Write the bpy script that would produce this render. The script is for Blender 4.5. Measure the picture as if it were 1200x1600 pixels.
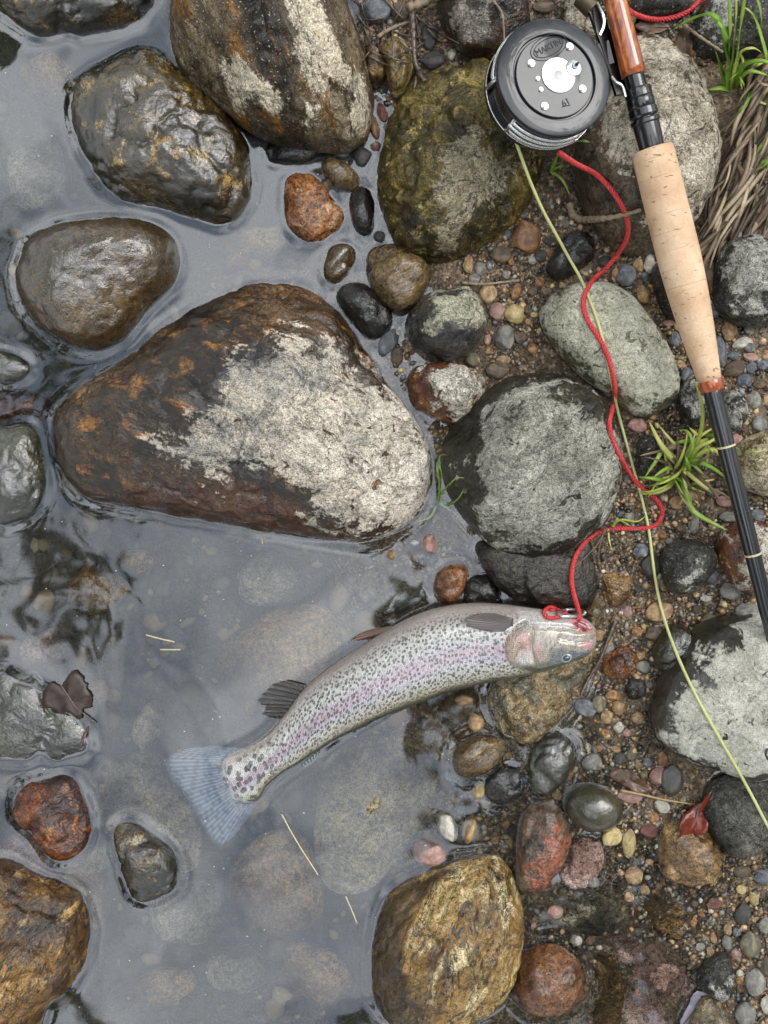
import bpy, bmesh, math, random
import numpy as np
from mathutils import Vector, Matrix, Euler
from mathutils.bvhtree import BVHTree
from mathutils.kdtree import KDTree

for o in list(bpy.data.objects): bpy.data.objects.remove(o, do_unlink=True)
SC = bpy.context.scene
COL = SC.collection
R = math.radians

# ------------------------------------------------------------------ camera
H = 0.85                 # camera height above the water surface (z = 0), metres
S = 0.0005               # metres per photograph pixel on the water plane
cam_d = bpy.data.cameras.new('camera')
cam = bpy.data.objects.new('camera', cam_d); COL.objects.link(cam)
cam.location = (0, 0, H); cam.rotation_euler = (0, 0, 0)
cam_d.sensor_fit = 'VERTICAL'; cam_d.sensor_height = 24.0
cam_d.lens = 24.0 * H / (1600 * S)
cam_d.clip_start = 0.02; cam_d.clip_end = 400
SC.camera = cam

# ------------------------------------------------------------------ sky, sun, exposure
SUN_EL, SUN_AZ = R(50), R(60)          # azimuth measured from +Y towards +X
W = bpy.data.worlds.new('World'); SC.world = W; W.use_nodes = True
nt = W.node_tree; nt.nodes.clear()
out = nt.nodes.new('ShaderNodeOutputWorld'); bg = nt.nodes.new('ShaderNodeBackground')
sky = nt.nodes.new('ShaderNodeTexSky'); sky.sky_type = 'NISHITA'; sky.sun_disc = False
sky.sun_elevation = SUN_EL; sky.sun_rotation = SUN_AZ
tc = nt.nodes.new('ShaderNodeTexCoord')
cn = nt.nodes.new('ShaderNodeTexNoise'); cn.inputs['Scale'].default_value = 5.5
cn.inputs['Detail'].default_value = 4; cn.inputs['Roughness'].default_value = 0.55
cn.inputs['Distortion'].default_value = 0.5
cr = nt.nodes.new('ShaderNodeValToRGB')
cr.color_ramp.elements[0].position = 0.40; cr.color_ramp.elements[0].color = (0.29, 0.325, 0.38, 1)
cr.color_ramp.elements[1].position = 0.62; cr.color_ramp.elements[1].color = (1, 1, 1, 1)
mul = nt.nodes.new('ShaderNodeVectorMath'); mul.operation = 'SCALE'; mul.inputs['Scale'].default_value = 20.0
mx = nt.nodes.new('ShaderNodeMix'); mx.data_type = 'RGBA'; mx.inputs['Factor'].default_value = 0.85
L = nt.links.new
L(tc.outputs['Generated'], cn.inputs['Vector']); L(cn.outputs['Fac'], cr.inputs['Fac'])
L(cr.outputs['Color'], mul.inputs[0])
L(sky.outputs['Color'], mx.inputs[6]); L(mul.outputs['Vector'], mx.inputs[7])
L(mx.outputs[2], bg.inputs['Color']); bg.inputs['Strength'].default_value = 0.1
L(bg.outputs['Background'], out.inputs['Surface'])

sd = bpy.data.lights.new('sun', 'SUN'); sd.energy = 0.8; sd.angle = R(32); sd.color = (1.0, 0.96, 0.90)
sun = bpy.data.objects.new('sun', sd); COL.objects.link(sun)
sv = Vector((math.sin(SUN_AZ) * math.cos(SUN_EL), math.cos(SUN_AZ) * math.cos(SUN_EL), math.sin(SUN_EL)))
sun.rotation_euler = sv.to_track_quat('Z', 'Y').to_euler(); sun.location = sv * 3

SC.view_settings.view_transform = 'Standard'; SC.view_settings.look = 'None'
SC.view_settings.gamma = 1; SC.view_settings.use_curve_mapping = False
SC.view_settings.exposure = 1.2
SC.cycles.transparent_max_bounces = 12

# ------------------------------------------------------------------ helpers
rng = np.random.RandomState(7)
random.seed(7)

def at(px, py, z=0.0):
    k = (H - z) / H * S
    return Vector(((px - 600) * k, (800 - py) * k, z))
def at_np(p, z):
    k = (H - z) / H * S
    p = np.asarray(p, float)
    return np.stack([(p[..., 0] - 600) * k, (800 - p[..., 1]) * k], -1)
def to_px(x, y, z):
    k = (H - z) / H * S
    return np.stack([x / k + 600, 800 - y / k], -1)

def lin(c):
    c = c / 255.0
    return c / 12.92 if c <= 0.04045 else ((c + 0.055) / 1.055) ** 2.4
def C(h):
    return (lin(int(h[0:2], 16)), lin(int(h[2:4], 16)), lin(int(h[4:6], 16)), 1.0)

_G = rng.randn(256, 3); _G /= np.linalg.norm(_G, axis=1)[:, None]
_P = rng.permutation(256); _P = np.concatenate([_P, _P, _P])
def perlin(p):
    p = np.asarray(p, float)
    i = np.floor(p).astype(int); f = p - i; i &= 255
    u = f * f * f * (f * (f * 6 - 15) + 10)
    res = 0
    for dx in (0, 1):
        for dy in (0, 1):
            for dz in (0, 1):
                h = _P[_P[_P[(i[:, 0] + dx) & 255] + ((i[:, 1] + dy) & 255)] + ((i[:, 2] + dz) & 255)]
                g = _G[h]
                d = g[:, 0] * (f[:, 0] - dx) + g[:, 1] * (f[:, 1] - dy) + g[:, 2] * (f[:, 2] - dz)
                w = (u[:, 0] if dx else 1 - u[:, 0]) * (u[:, 1] if dy else 1 - u[:, 1]) * (u[:, 2] if dz else 1 - u[:, 2])
                res = res + w * d
    return res
def fbm(p, oct=4, g=0.5):
    a, r, t = 1.0, 0, 0
    for k in range(oct):
        r = r + a * perlin(p * (2 ** k) + 17.3 * k); t += a; a *= g
    return r / t

def catmull(P, n, closed=True):
    P = np.asarray(P, float); m = len(P); o = []
    segs = m if closed else m - 1
    for s in range(segs):
        if closed: p0, p1, p2, p3 = P[(s - 1) % m], P[s], P[(s + 1) % m], P[(s + 2) % m]
        else: p0, p1, p2, p3 = P[max(s - 1, 0)], P[s], P[s + 1], P[min(s + 2, m - 1)]
        for t in np.linspace(0, 1, 12, endpoint=False):
            o.append(0.5 * ((2 * p1) + (-p0 + p2) * t + (2 * p0 - 5 * p1 + 4 * p2 - p3) * t * t + (-p0 + 3 * p1 - 3 * p2 + p3) * t ** 3))
    if not closed: o.append(P[-1])
    o = np.array(o)
    q = np.vstack([o, o[:1]]) if closed else o
    d = np.r_[0, np.cumsum(np.linalg.norm(np.diff(q, axis=0), axis=1))]
    t = np.linspace(0, d[-1], n, endpoint=not closed)
    return np.stack([np.interp(t, d, q[:, k]) for k in range(q.shape[1])], -1)

def seg_dist(pts, poly, closed=True):
    poly = np.asarray(poly, float); best = np.full(len(pts), 1e9)
    n = len(poly)
    for i in range(n if closed else n - 1):
        a, b = poly[i], poly[(i + 1) % n]
        ab = b - a; t = np.clip(((pts - a) @ ab) / max(ab @ ab, 1e-12), 0, 1)
        d = np.linalg.norm(pts - (a + t[:, None] * ab), axis=1)
        best = np.minimum(best, d)
    return best
def inside(pts, poly):
    poly = np.asarray(poly, float); r = np.zeros(len(pts), bool); n = len(poly)
    for i in range(n):
        a, b = poly[i], poly[(i + 1) % n]
        c = ((a[1] > pts[:, 1]) != (b[1] > pts[:, 1]))
        with np.errstate(divide='ignore', invalid='ignore'):
            xx = (b[0] - a[0]) * (pts[:, 1] - a[1]) / (b[1] - a[1]) + a[0]
        r ^= c & (pts[:, 0] < xx)
    return r
def sdf(pts, poly):
    d = seg_dist(pts, poly)
    return np.where(inside(pts, poly), d, -d)

def mesh_obj(name, verts, faces, mat, parent=None, smooth=True):
    me = bpy.data.meshes.new(name)
    me.from_pydata([tuple(v) for v in verts], [], [tuple(f) for f in faces])
    if smooth: me.polygons.foreach_set('use_smooth', [True] * len(me.polygons))
    me.update()
    if mat: me.materials.append(mat)
    o = bpy.data.objects.new(name, me); COL.objects.link(o)
    if parent: o.parent = parent
    return o
def tag(o, label=None, cat=None, group=None, kind=None):
    if label: o['label'] = label
    if cat: o['category'] = cat
    if group: o['group'] = group
    if kind: o['kind'] = kind
    return o
def empty(name, loc=(0, 0, 0)):
    o = bpy.data.objects.new(name, None); o.location = loc; o.empty_display_size = 0.01
    COL.objects.link(o); return o
def fattr(o, name, vals):
    a = o.data.attributes.new(name, 'FLOAT', 'POINT'); a.data.foreach_set('value', np.asarray(vals, np.float32))
def cattr(o, name, cols):
    a = o.data.attributes.new(name, 'FLOAT_COLOR', 'POINT')
    c = np.ones((len(cols), 4), np.float32); c[:, :3] = np.asarray(cols)[:, :3]
    a.data.foreach_set('color', c.ravel())

def tube(path, rad, sides=8, cap=True):
    path = np.asarray(path, float); n = len(path)
    rad = np.full(n, rad) if np.isscalar(rad) else np.asarray(rad, float)
    T = np.gradient(path, axis=0); T /= np.linalg.norm(T, axis=1)[:, None] + 1e-12
    N = np.zeros_like(T); a = np.array([0, 0, 1.0]) if abs(T[0, 2]) < 0.9 else np.array([1.0, 0, 0])
    v = a - T[0] * (a @ T[0]); N[0] = v / np.linalg.norm(v)
    for i in range(1, n):
        v = N[i - 1] - T[i] * (N[i - 1] @ T[i]); N[i] = v / (np.linalg.norm(v) + 1e-12)
    B = np.cross(T, N)
    th = np.linspace(0, 2 * math.pi, sides, endpoint=False)
    V = (path[:, None] + rad[:, None, None] * (np.cos(th)[None, :, None] * N[:, None] + np.sin(th)[None, :, None] * B[:, None])).reshape(-1, 3)
    F = [(i * sides + j, i * sides + (j + 1) % sides, (i + 1) * sides + (j + 1) % sides, (i + 1) * sides + j) for i in range(n - 1) for j in range(sides)]
    if cap:
        F.append(tuple(range(sides - 1, -1, -1))); F.append(tuple((n - 1) * sides + j for j in range(sides)))
    return V, F
def join(parts):
    V, F, k = [], [], 0
    for v, f in parts:
        V.append(np.asarray(v, float)); F += [tuple(i + k for i in q) for q in f]; k += len(v)
    return np.vstack(V), F

# ------------------------------------------------------------------ material builder
class NB:
    def __init__(s, name):
        s.m = bpy.data.materials.new(name); s.m.use_nodes = True; s.t = s.m.node_tree; s.t.nodes.clear()
        s.out = s.t.nodes.new('ShaderNodeOutputMaterial')
    def n(s, typ, **kw):
        q = s.t.nodes.new(typ)
        for k, v in kw.items(): setattr(q, k, v)
        return q
    def set(s, sock, v):
        if isinstance(v, bpy.types.NodeSocket): s.t.links.new(v, sock)
        else: sock.default_value = v
    def noise(s, vec, scale, detail=4, rough=0.55, dist=0.0, dims='3D'):
        q = s.n('ShaderNodeTexNoise', noise_dimensions=dims)
        s.set(q.inputs['Vector'], vec); q.inputs['Scale'].default_value = scale
        q.inputs['Detail'].default_value = detail; q.inputs['Roughness'].default_value = rough; q.inputs['Distortion'].default_value = dist
        return q.outputs['Fac']
    def math(s, op, a, b=0.0, c=0.0, clamp=False):
        q = s.n('ShaderNodeMath', operation=op, use_clamp=clamp)
        s.set(q.inputs[0], a); s.set(q.inputs[1], b); s.set(q.inputs[2], c); return q.outputs[0]
    def ss(s, v, a, b):
        q = s.n('ShaderNodeMapRange', interpolation_type='SMOOTHSTEP')
        s.set(q.inputs['Value'], v); q.inputs['From Min'].default_value = a; q.inputs['From Max'].default_value = b
        return q.outputs['Result']
    def lerp(s, v, a, b):
        q = s.n('ShaderNodeMapRange'); s.set(q.inputs['Value'], v)
        s.set(q.inputs['To Min'], a); s.set(q.inputs['To Max'], b); return q.outputs['Result']
    def ramp(s, f, stops):
        q = s.n('ShaderNodeValToRGB'); s.set(q.inputs['Fac'], f); e = q.color_ramp.elements
        while len(e) < len(stops): e.new(0.5)
        for k, (p, c) in enumerate(stops): e[k].position = p; e[k].color = c
        return q.outputs['Color']
    def mix(s, f, a, b, mode='MIX'):
        q = s.n('ShaderNodeMix', data_type='RGBA', blend_type=mode)
        s.set(q.inputs['Factor'], f); s.set(q.inputs[6], a); s.set(q.inputs[7], b); return q.outputs[2]
    def attr(s, name, what='Fac'):
        q = s.n('ShaderNodeAttribute', attribute_name=name); return q.outputs[what]
    def bump(s, h, dist, strength=1.0, normal=None):
        q = s.n('ShaderNodeBump'); q.inputs['Strength'].default_value = strength; q.inputs['Distance'].default_value = dist
        s.set(q.inputs['Height'], h)
        if normal: s.set(q.inputs['Normal'], normal)
        return q.outputs['Normal']
    def pbsdf(s, **kw):
        q = s.n('ShaderNodeBsdfPrincipled')
        for k, v in kw.items(): s.set(q.inputs[k.replace('_', ' ')], v)
        return q
    def done(s, sh):
        s.t.links.new(sh, s.out.inputs['Surface']); return s.m

WET_IOR = 1.6
_rm = [0]
def rock_mat(name, dark, mid, light, accent=None, acc=(0.55, 0.68), dry=None, tint=None, s1=16., s2=70., stretch=None, rot=0.0,
             wet=0.16, coat=1.0, bump=1.0, flecks=None, pits=True, fiss=None, film=None, cb=1.0, sharp=350., grain=1.0, vein=None):
    b = NB(name); _rm[0] += 1
    tcn = b.n('ShaderNodeTexCoord')
    mp = b.n('ShaderNodeMapping'); b.set(mp.inputs['Vector'], tcn.outputs['Object'])
    mp.inputs['Location'].default_value = (_rm[0] * 1.37, _rm[0] * 0.71, _rm[0] * 0.33)
    v = mp.outputs['Vector']
    vb = v
    if stretch:
        m0 = b.n('ShaderNodeMapping'); b.set(m0.inputs['Vector'], tcn.outputs['Object']); m0.inputs['Rotation'].default_value = (0, 0, rot)
        m2 = b.n('ShaderNodeMapping'); b.set(m2.inputs['Vector'], m0.outputs['Vector']); m2.inputs['Scale'].default_value = stretch
        m2.inputs['Location'].default_value = (_rm[0] * 0.77, _rm[0] * 0.41, 0)
        vb = m2.outputs['Vector']
    n1 = b.noise(vb, s1, 5, 0.62, 0.5)
    n2 = b.noise(vb, s2, 5, 0.65, 0.3)
    n3 = b.noise(v, 330, 5, 0.7)
    n4 = b.noise(v, 1100, 2, 0.5)
    col = b.ramp(n1, [(0.36, C(dark)), (0.50, C(mid)), (0.66, C(light))])
    if accent:
        col = b.mix(b.ss(n2, acc[0], acc[1]), col, C(accent))
    if tint:
        tm = b.math('ADD', b.attr('tint'), b.math('MULTIPLY', b.math('SUBTRACT', n2, 0.5), 0.05))
        tm = b.ss(b.math('ADD', tm, b.math('MULTIPLY', b.math('SUBTRACT', n3, 0.5), 0.016)), -0.003, 0.003)
        col = b.mix(b.math('MULTIPLY', tm, 0.92), col, C(tint))
    g = b.math('MULTIPLY', b.math('SUBTRACT', n3, 0.5), 3.6 * grain)
    g2 = b.math('MULTIPLY', b.math('SUBTRACT', n4, 0.5), 3.0 * grain)
    n5 = b.noise(vb, 190, 4, 0.65, 0.4)
    val = b.math('MAXIMUM', b.math('ADD', b.math('ADD', b.math('ADD', 1.0, g), g2), b.math('MULTIPLY', b.math('SUBTRACT', n5, 0.5), 1.6 * grain)), 0.18)
    col = b.mix(1.0, col, val, 'MULTIPLY')
    fis = b.math('ABSOLUTE', b.math('SUBTRACT', b.noise(vb, 34, 5, 0.68, 0.9), 0.5))
    fisl = b.ss(fis, 0.018, 0.0)
    col = b.mix(b.math('MULTIPLY', fisl, (0.5 * min(bump, 1.3) ** 2 if fiss is None else fiss)), col, C('14100b'))
    if flecks:
        fl = b.ss(b.noise(v, 620, 2, 0.5), 0.64, 0.72); col = b.mix(b.math('MULTIPLY', fl, 0.8), col, C(flecks))
    if vein:
        vn = b.ss(b.noise(vb, 120, 6, 0.75, 1.2), 0.44, 0.36)
        col = b.mix(b.math('MULTIPLY', vn, 0.85), col, C(vein))
    rough = b.lerp(n2, wet * 0.3, wet * 1.3); cw = coat
    hh = b.math('ADD', b.math('ADD', b.math('MULTIPLY', n3, 0.6), b.math('MULTIPLY', n5, 0.8)), b.math('ADD', b.math('MULTIPLY', n2, 1.4), b.math('ADD', b.math('MULTIPLY', n4, 0.2), b.math('MULTIPLY', fisl, -0.35))))
    if dry:
        f = b.math('ADD', b.attr('dry'), b.math('MULTIPLY', b.math('SUBTRACT', n2, 0.5), 0.085))
        f = b.math('ADD', f, b.math('MULTIPLY', b.math('SUBTRACT', n1, 0.5), 0.05))
        f = b.math('ADD', f, b.math('MULTIPLY', b.math('SUBTRACT', n3, 0.5), 0.026))
        mask = b.ss(f, -0.003, 0.0045)
        if pits:
            pn = b.noise(vb, 95, 3, 0.6, 0.8)
            mask = b.math('MULTIPLY', mask, b.ss(pn, 0.66, 0.635))
        dc = b.ramp(b.math('ADD', b.math('MULTIPLY', n1, 0.55), b.math('MULTIPLY', n2, 0.45)), [(0.40, C(dry[0])), (0.5, C(dry[1])), (0.60, C(dry[2]))])
        dc = b.mix(1.0, dc, b.math('MAXIMUM', b.math('ADD', 1.0, b.math('ADD', b.math('MULTIPLY', g, 0.75), b.math('MULTIPLY', g2, 0.9))), 0.3), 'MULTIPLY')
        if accent: dc = b.mix(b.math('MULTIPLY', b.ss(n2, acc[0] + 0.05, acc[1] + 0.06), 0.55), dc, C(accent))
        dc = b.mix(b.math('MULTIPLY', fisl, 0.35 * min(bump, 1.2) ** 2 if fiss is None else fiss), dc, C('4a4236'))
        col = b.mix(mask, col, dc)
        rough = b.lerp(mask, rough, 0.85); cw = b.lerp(mask, coat, 0.0)
    nrm = b.bump(hh, 0.0032 * bump, 1.0)
    nrc = b.bump(b.math('ADD', b.math('MULTIPLY', n2, 1.2), b.math('ADD', b.math('MULTIPLY', n5, 0.55), b.math('MULTIPLY', n3, 0.22))), 0.0022 * bump * cb, 1.0)
    p = b.pbsdf(Base_Color=col, Roughness=b.math('ADD', rough, 0.15), Normal=nrm, Coat_Weight=cw, Coat_IOR=film or WET_IOR,
                Coat_Roughness=rough, Coat_Normal=nrc)
    p.inputs['Specular IOR Level'].default_value = 0.12
    return b.done(p.outputs[0])

def simple_mat(name, col, rough=0.5, metal=0.0, coat=0.0, var=0.15, scale=200., bump=0.0, spec=0.5, col2=None):
    b = NB(name); tcn = b.n('ShaderNodeTexCoord'); v = tcn.outputs['Object']
    n = b.noise(v, scale, 4, 0.6)
    c = b.mix(n, C(col), C(col2)) if col2 else C(col)
    c = b.mix(1.0, c, b.lerp(n, 1 - var, 1 + var), 'MULTIPLY')
    kw = dict(Base_Color=c, Roughness=b.lerp(n, max(rough - 0.08, 0.02), rough + 0.08), Metallic=metal, Coat_Weight=coat)
    if bump: kw['Normal'] = b.bump(n, bump, 0.8)
    p = b.pbsdf(**kw); p.inputs['Specular IOR Level'].default_value = spec
    return b.done(p.outputs[0])

# ------------------------------------------------------------------ ground height
GP = np.array([
 (100,200,-.075),(50,600,-.075),(150,900,-.07),(250,1050,-.07),(350,1450,-.075),(100,1500,-.075),(300,1250,-.07),(450,960,-.06),
 (-200,200,-.09),(-200,800,-.09),(-200,1400,-.09),(300,-150,-.06),(300,1750,-.08),
 (450,330,-.05),(300,250,-.07),(520,1010,-.035),(620,900,-.016),(560,1290,-.045),(560,1480,-.06),(480,1180,-.05),
 (545,250,-.008),(590,370,-.004),(540,380,-.02),(660,560,.0),(690,840,-.006),(740,880,-.005),(700,1100,-.014),(760,1130,-.010),(735,1240,-.010),(680,1300,-.018),(700,1010,-.014),
 (900,1420,-.0028),(950,1450,-.003),(1010,1480,-.0025),(860,1440,-.003),(950,1540,-.003),(1060,1440,-.001),(1060,1540,-.002),(900,1600,-.003),(760,1060,-.012),(830,1250,-.003),(900,1110,-.001),(800,1590,-.012),(900,1700,-.006),
 (1030,1400,-.0015),(780,1215,-.008),(790,1290,-.012),
 (720,400,.003),(800,330,.005),(800,480,.006),(900,400,.010),(1000,420,.016),(1150,400,.026),(1150,600,.024),(1180,900,.016),
 (1000,830,.012),(960,930,.007),(960,1010,.004),(1000,1130,.003),(1010,1230,.001),(1150,1420,.002),(1150,1550,.002),(1180,1480,.004),(1180,100,.036),(1050,30,.032),
 (850,10,.022),(680,60,.006),(640,20,.003),(600,150,-.001),(760,590,.003),(690,700,.0),(1300,200,.05),(1300,800,.03),(1300,1400,.01),(900,-200,.03),(1300,1800,.01),
], float)
GW = np.stack([(GP[:, 0] - 600) * S, (800 - GP[:, 1]) * S], -1)
def gz(x, y, noise=True):
    x = np.atleast_1d(np.asarray(x, float)); y = np.atleast_1d(np.asarray(y, float))
    xc = np.clip(x, -0.5, 0.5); yc = np.clip(y, -0.6, 0.6)
    num = np.zeros(len(x)); den = np.zeros(len(x))
    for k in range(len(GW)):
        w = 1.0 / (((xc - GW[k, 0]) ** 2 + (yc - GW[k, 1]) ** 2 + 1.2e-4) ** 1.7)
        num += w * GP[k, 2]; den += w
    z = num / den
    # far away: river bed on the left, the bank climbing slowly on the right
    z = z + np.clip(x - 0.5, 0, 60) * 0.04 - np.clip(-0.5 - x, 0, 6) * 0.05
    if noise:
        p = np.stack([x, y, np.zeros_like(x)], -1)
        z = z + 0.006 * fbm(p * 28, 3) + 0.0035 * fbm(p * 110 + 5, 3)
    return z

def graded(lo, hi, step, far):
    a = list(np.arange(lo, hi + step / 2, step)); d = step
    x = a[-1]
    while x < far: d *= 1.5; x += d; a.append(x)
    x = a[0]; d = step
    while x > -far: d *= 1.5; x -= d; a.insert(0, x)
    return np.array(a)
def sheet(name, xs, ys, zf, mat):
    X, Y = np.meshgrid(xs, ys); x, y = X.ravel(), Y.ravel(); z = zf(x, y)
    nx, ny = len(xs), len(ys)
    me = bpy.data.meshes.new(name)
    i = (np.arange(ny - 1)[:, None] * nx + np.arange(nx - 1)[None]).ravel()
    F = np.stack([i, i + 1, i + nx + 1, i + nx], -1)
    me.vertices.add(len(x)); me.vertices.foreach_set('co', np.stack([x, y, z], -1).ravel())
    me.loops.add(F.size); me.loops.foreach_set('vertex_index', F.ravel())
    me.polygons.add(len(F)); me.polygons.foreach_set('loop_start', np.arange(len(F)) * 4)
    me.polygons.foreach_set('loop_total', np.full(len(F), 4)); me.polygons.foreach_set('use_smooth', np.ones(len(F), bool))
    me.update(calc_edges=True); me.materials.append(mat)
    o = bpy.data.objects.new(name, me); COL.objects.link(o)
    return o, np.stack([x, y, z], -1), F

def ground_mat():
    b = NB('wet_soil'); g = b.n('ShaderNodeNewGeometry'); v = g.outputs['Position']
    n1 = b.noise(v, 22, 5, 0.6); n2 = b.noise(v, 160, 5, 0.7); n3 = b.noise(v, 700, 3, 0.6)
    vo = b.n('ShaderNodeTexVoronoi'); b.set(vo.inputs['Vector'], v); vo.inputs['Scale'].default_value = 420
    soil = b.ramp(n1, [(0.35, C('2a2118')), (0.5, C('564634')), (0.68, C('86735a'))])
    gr = b.ramp(b.math('ADD', b.math('MULTIPLY', vo.outputs['Color'], 0.8), b.math('MULTIPLY', n2, 0.3)), [(0.25, C('1c1610')), (0.5, C('66543e')), (0.85, C('b09a7a'))])
    soil = b.mix(b.ss(n2, 0.42, 0.6), soil, gr)
    sep = b.n('ShaderNodeSeparateXYZ'); b.set(sep.inputs[0], v)
    silt = b.ramp(n2, [(0.35, C('2a251b')), (0.6, C('4d4536'))])
    col = b.mix(b.ss(b.math('ADD', sep.outputs['Z'], b.math('MULTIPLY', n1, 0.02)), -0.012, -0.04), soil, silt)
    h = b.math('ADD', b.math('MULTIPLY', vo.outputs['Distance'], -0.8), b.math('ADD', n2, b.math('MULTIPLY', n3, 0.4)))
    nr = b.bump(h, 0.003, 0.9)
    p = b.pbsdf(Base_Color=col, Roughness=0.5, Normal=nr, Coat_Weight=0.8, Coat_IOR=1.5, Coat_Roughness=0.15, Coat_Normal=nr)
    return b.done(p.outputs[0])

SOUP_V, SOUP_F, _soup_n = [], [], [0]
def soup(V, F):
    k = _soup_n[0]; SOUP_V.append(np.asarray(V)); SOUP_F.extend([[i + k for i in f] for f in F]); _soup_n[0] += len(V)

gxs = graded(-0.36, 0.42, 0.0035, 40); gys = graded(-0.46, 0.5, 0.0035, 40)
ground, gV, gF = sheet('ground', gxs, gys, lambda x, y: gz(x, y), ground_mat())
tag(ground, 'dark wet gravelly soil of the stream bank and bed', 'ground', kind='structure')
soup(gV, gF.tolist())

# ------------------------------------------------------------------ rock materials
M = {}
def RM(k, *a, **kw): M[k] = rock_mat('rock_' + k, *a, **kw)
RM('mossy', '120f08', '2e2714', '5e4e2a', accent='a88a4c', acc=(0.60, 0.70), s1=22, wet=0.10, bump=1.3, film=1.95, cb=0.8)
RM('banded', '231e16', '574a36', '9a8c72', accent='7d5726', acc=(0.51, 0.61), tint='c9bda6', dry=None, s1=30, s2=46, stretch=(1, 0.2, 0.5), rot=R(-23), wet=0.34, coat=0.35, flecks='c9c0ae')
RM('olive_wet', '1a1407', '453715', '7a6227', accent='b8934a', acc=(0.56, 0.68), s1=18, s2=50, wet=0.08, bump=1.6, film=2.2, cb=0.6)
RM('brown_smooth', '261b0b', '453418', '634b27', accent='63431f', acc=(0.58, 0.72), s1=12, wet=0.2, bump=0.6, flecks='8d7c62', film=2.1)
RM('great', '1c1308', '42301a', '6a543a', accent='93622a', acc=(0.52, 0.68), tint='4a2a14', dry=('8f8c86', 'bfb6a6', 'dcd4c6'), s1=14, s2=60, stretch=(0.6, 1, 1), rot=R(20), wet=0.12, bump=1.0)
RM('dark_green', '14140a', '2a2a17', '4a4826', accent='6b6440', acc=(0.62, 0.73), wet=0.10, bump=0.8, film=2.1)
RM('rust_brown', '1f0e06', '48220c', '743c14', accent='a8652a', acc=(0.56, 0.68), s1=30, wet=0.12, bump=1.2)
RM('gold_left', '281a0a', '664519', '9f7636', accent='c09a60', acc=(0.55, 0.66), s1=24, s2=60, stretch=(1, 0.45, 0.7), rot=R(35), wet=0.16, bump=1.6)
RM('olive_big', '201b08', '55491a', '8f7c38', accent='b39c54', acc=(0.54, 0.66), tint='9c9378', s1=15, s2=55, wet=0.22, coat=0.6, bump=1.6, flecks='b5a878')
RM('dark_top', '19120c', '33261b', '54432f', accent='86522a', acc=(0.58, 0.68), tint='8d857a', s1=18, wet=0.2, bump=1.0)
RM('pale_dry', '3a3025', '5c4e3c', '7d6d57', tint=None, dry=('8d8474', 'b0a693', 'cbc2b1'), s1=18, s2=70, wet=0.3, bump=1.0, coat=0.5)
RM('pale_oval', '4a4734', '65614c', '7d7862', dry=('908e7d', 'b0ad9b', 'c6c3b2'), s1=12, s2=60, wet=0.35, coat=0.2, bump=0.45, grain=0.75, fiss=0.06)
RM('grey_mottled', '1f1d15', '37342a', '514d42', dry=('67665c', '8d8b80', 'b0aea2'), s1=14, s2=50, stretch=(1, 0.6, 1), rot=R(50), wet=0.25, coat=0.35, bump=0.8, fiss=0.15)
RM('slate_dry', '2a2925', '43423c', '5e5c55', dry=('7a7972', 'a09f97', 'b9b8ae'), s1=18, wet=0.3, coat=0.4, bump=1.0, flecks='b9b9b2')
RM('light_slab', '1f1c15', '302d24', '45413a', dry=('9a988c', 'b2b0a4', 'c3c1b5'), s1=9, s2=35, wet=0.22, bump=0.5, grain=0.6, fiss=0.03)
RM('dark_slab', '34342f', '4e4d46', '68665e', s1=16, wet=0.4, coat=0.3, bump=1.0, flecks='96958f')
RM('golden', '3a270c', '987538', 'c9ad70', accent='e3cf9e', acc=(0.50, 0.62), s1=15, s2=50, stretch=(1, 0.4, 0.6), rot=R(20), wet=0.18, bump=1.6, vein='2c1d0a', tint='4a3414')
RM('copper', '2a170a', '5c3618', '8f6038', accent='8f765c', acc=(0.58, 0.7), s1=18, wet=0.14, bump=0.8)
RM('red', '33291f', '63503f', '8d7a68', accent='8f5a40', acc=(0.54, 0.66), tint='8e5238', s1=22, wet=0.16, bump=0.9)
RM('olive_round', '2b2817', '4b4731', '666146', s1=10, wet=0.28, bump=0.3, grain=0.5, film=1.85)
RM('tan', '553d20', '927044', 'bd9c6a', accent='75603f', acc=(0.6, 0.7), s1=26, wet=0.18, bump=1.1)
RM('fishstone', '40321c', '816b40', 'ab9468', accent='66614f', acc=(0.48, 0.6), s1=18, s2=60, wet=0.2, bump=1.6, flecks='d8cdb0')
RM('dark_flat', '1e1810', '352c21', '4c4133', s1=20, s2=60, wet=0.22, bump=1.5)
RM('charcoal', '100f0e', '201f1d', '393735', s1=22, wet=0.13, bump=0.8, flecks='6c6a66')
RM('grey_crust', '222220', '3f3e3a', '5e5c55', dry=('7a7866', '9a9884', 'b5b29c'), s1=20, s2=70, wet=0.15, bump=1.0)
RM('white_rust', '47260e', '70401a', '96602a', dry=('989184', 'bab4a6', 'd4cec2'), s1=22, wet=0.2, bump=1.2)
RM('brown_stripe', '251b0e', '4d3c24', '756040', accent='8c744a', s1=18, stretch=(1, 0.3, 1), rot=R(60), wet=0.14, bump=0.9)
RM('orange_wet', '472510', '7f4c22', 'ab7642', accent='c49a74', acc=(0.56, 0.68), s1=26, wet=0.13, bump=1.1)
RM('yellow_pale', '76602f', 'b39e5e', 'd9cb98', accent='8a8060', acc=(0.6, 0.7), s1=30, wet=0.2, bump=1.2)
RM('sunk_pale', '4c4434', '82765c', 'b0a486', s1=14, s2=50, wet=0.5, coat=0.0, bump=0.9)
RM('sunk_brown', '382a18', '6a5436', '987c54', s1=14, s2=50, wet=0.5, coat=0.0, bump=0.9)
RM('sunk_grey', '36332a', '645e4e', '928a76', s1=12, s2=40, wet=0.5, coat=0.0, bump=0.8)
RM('sunk_pink', '6a5448', '9a8076', 'bda79c', s1=18, wet=0.5, coat=0.0, bump=0.8)
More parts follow.
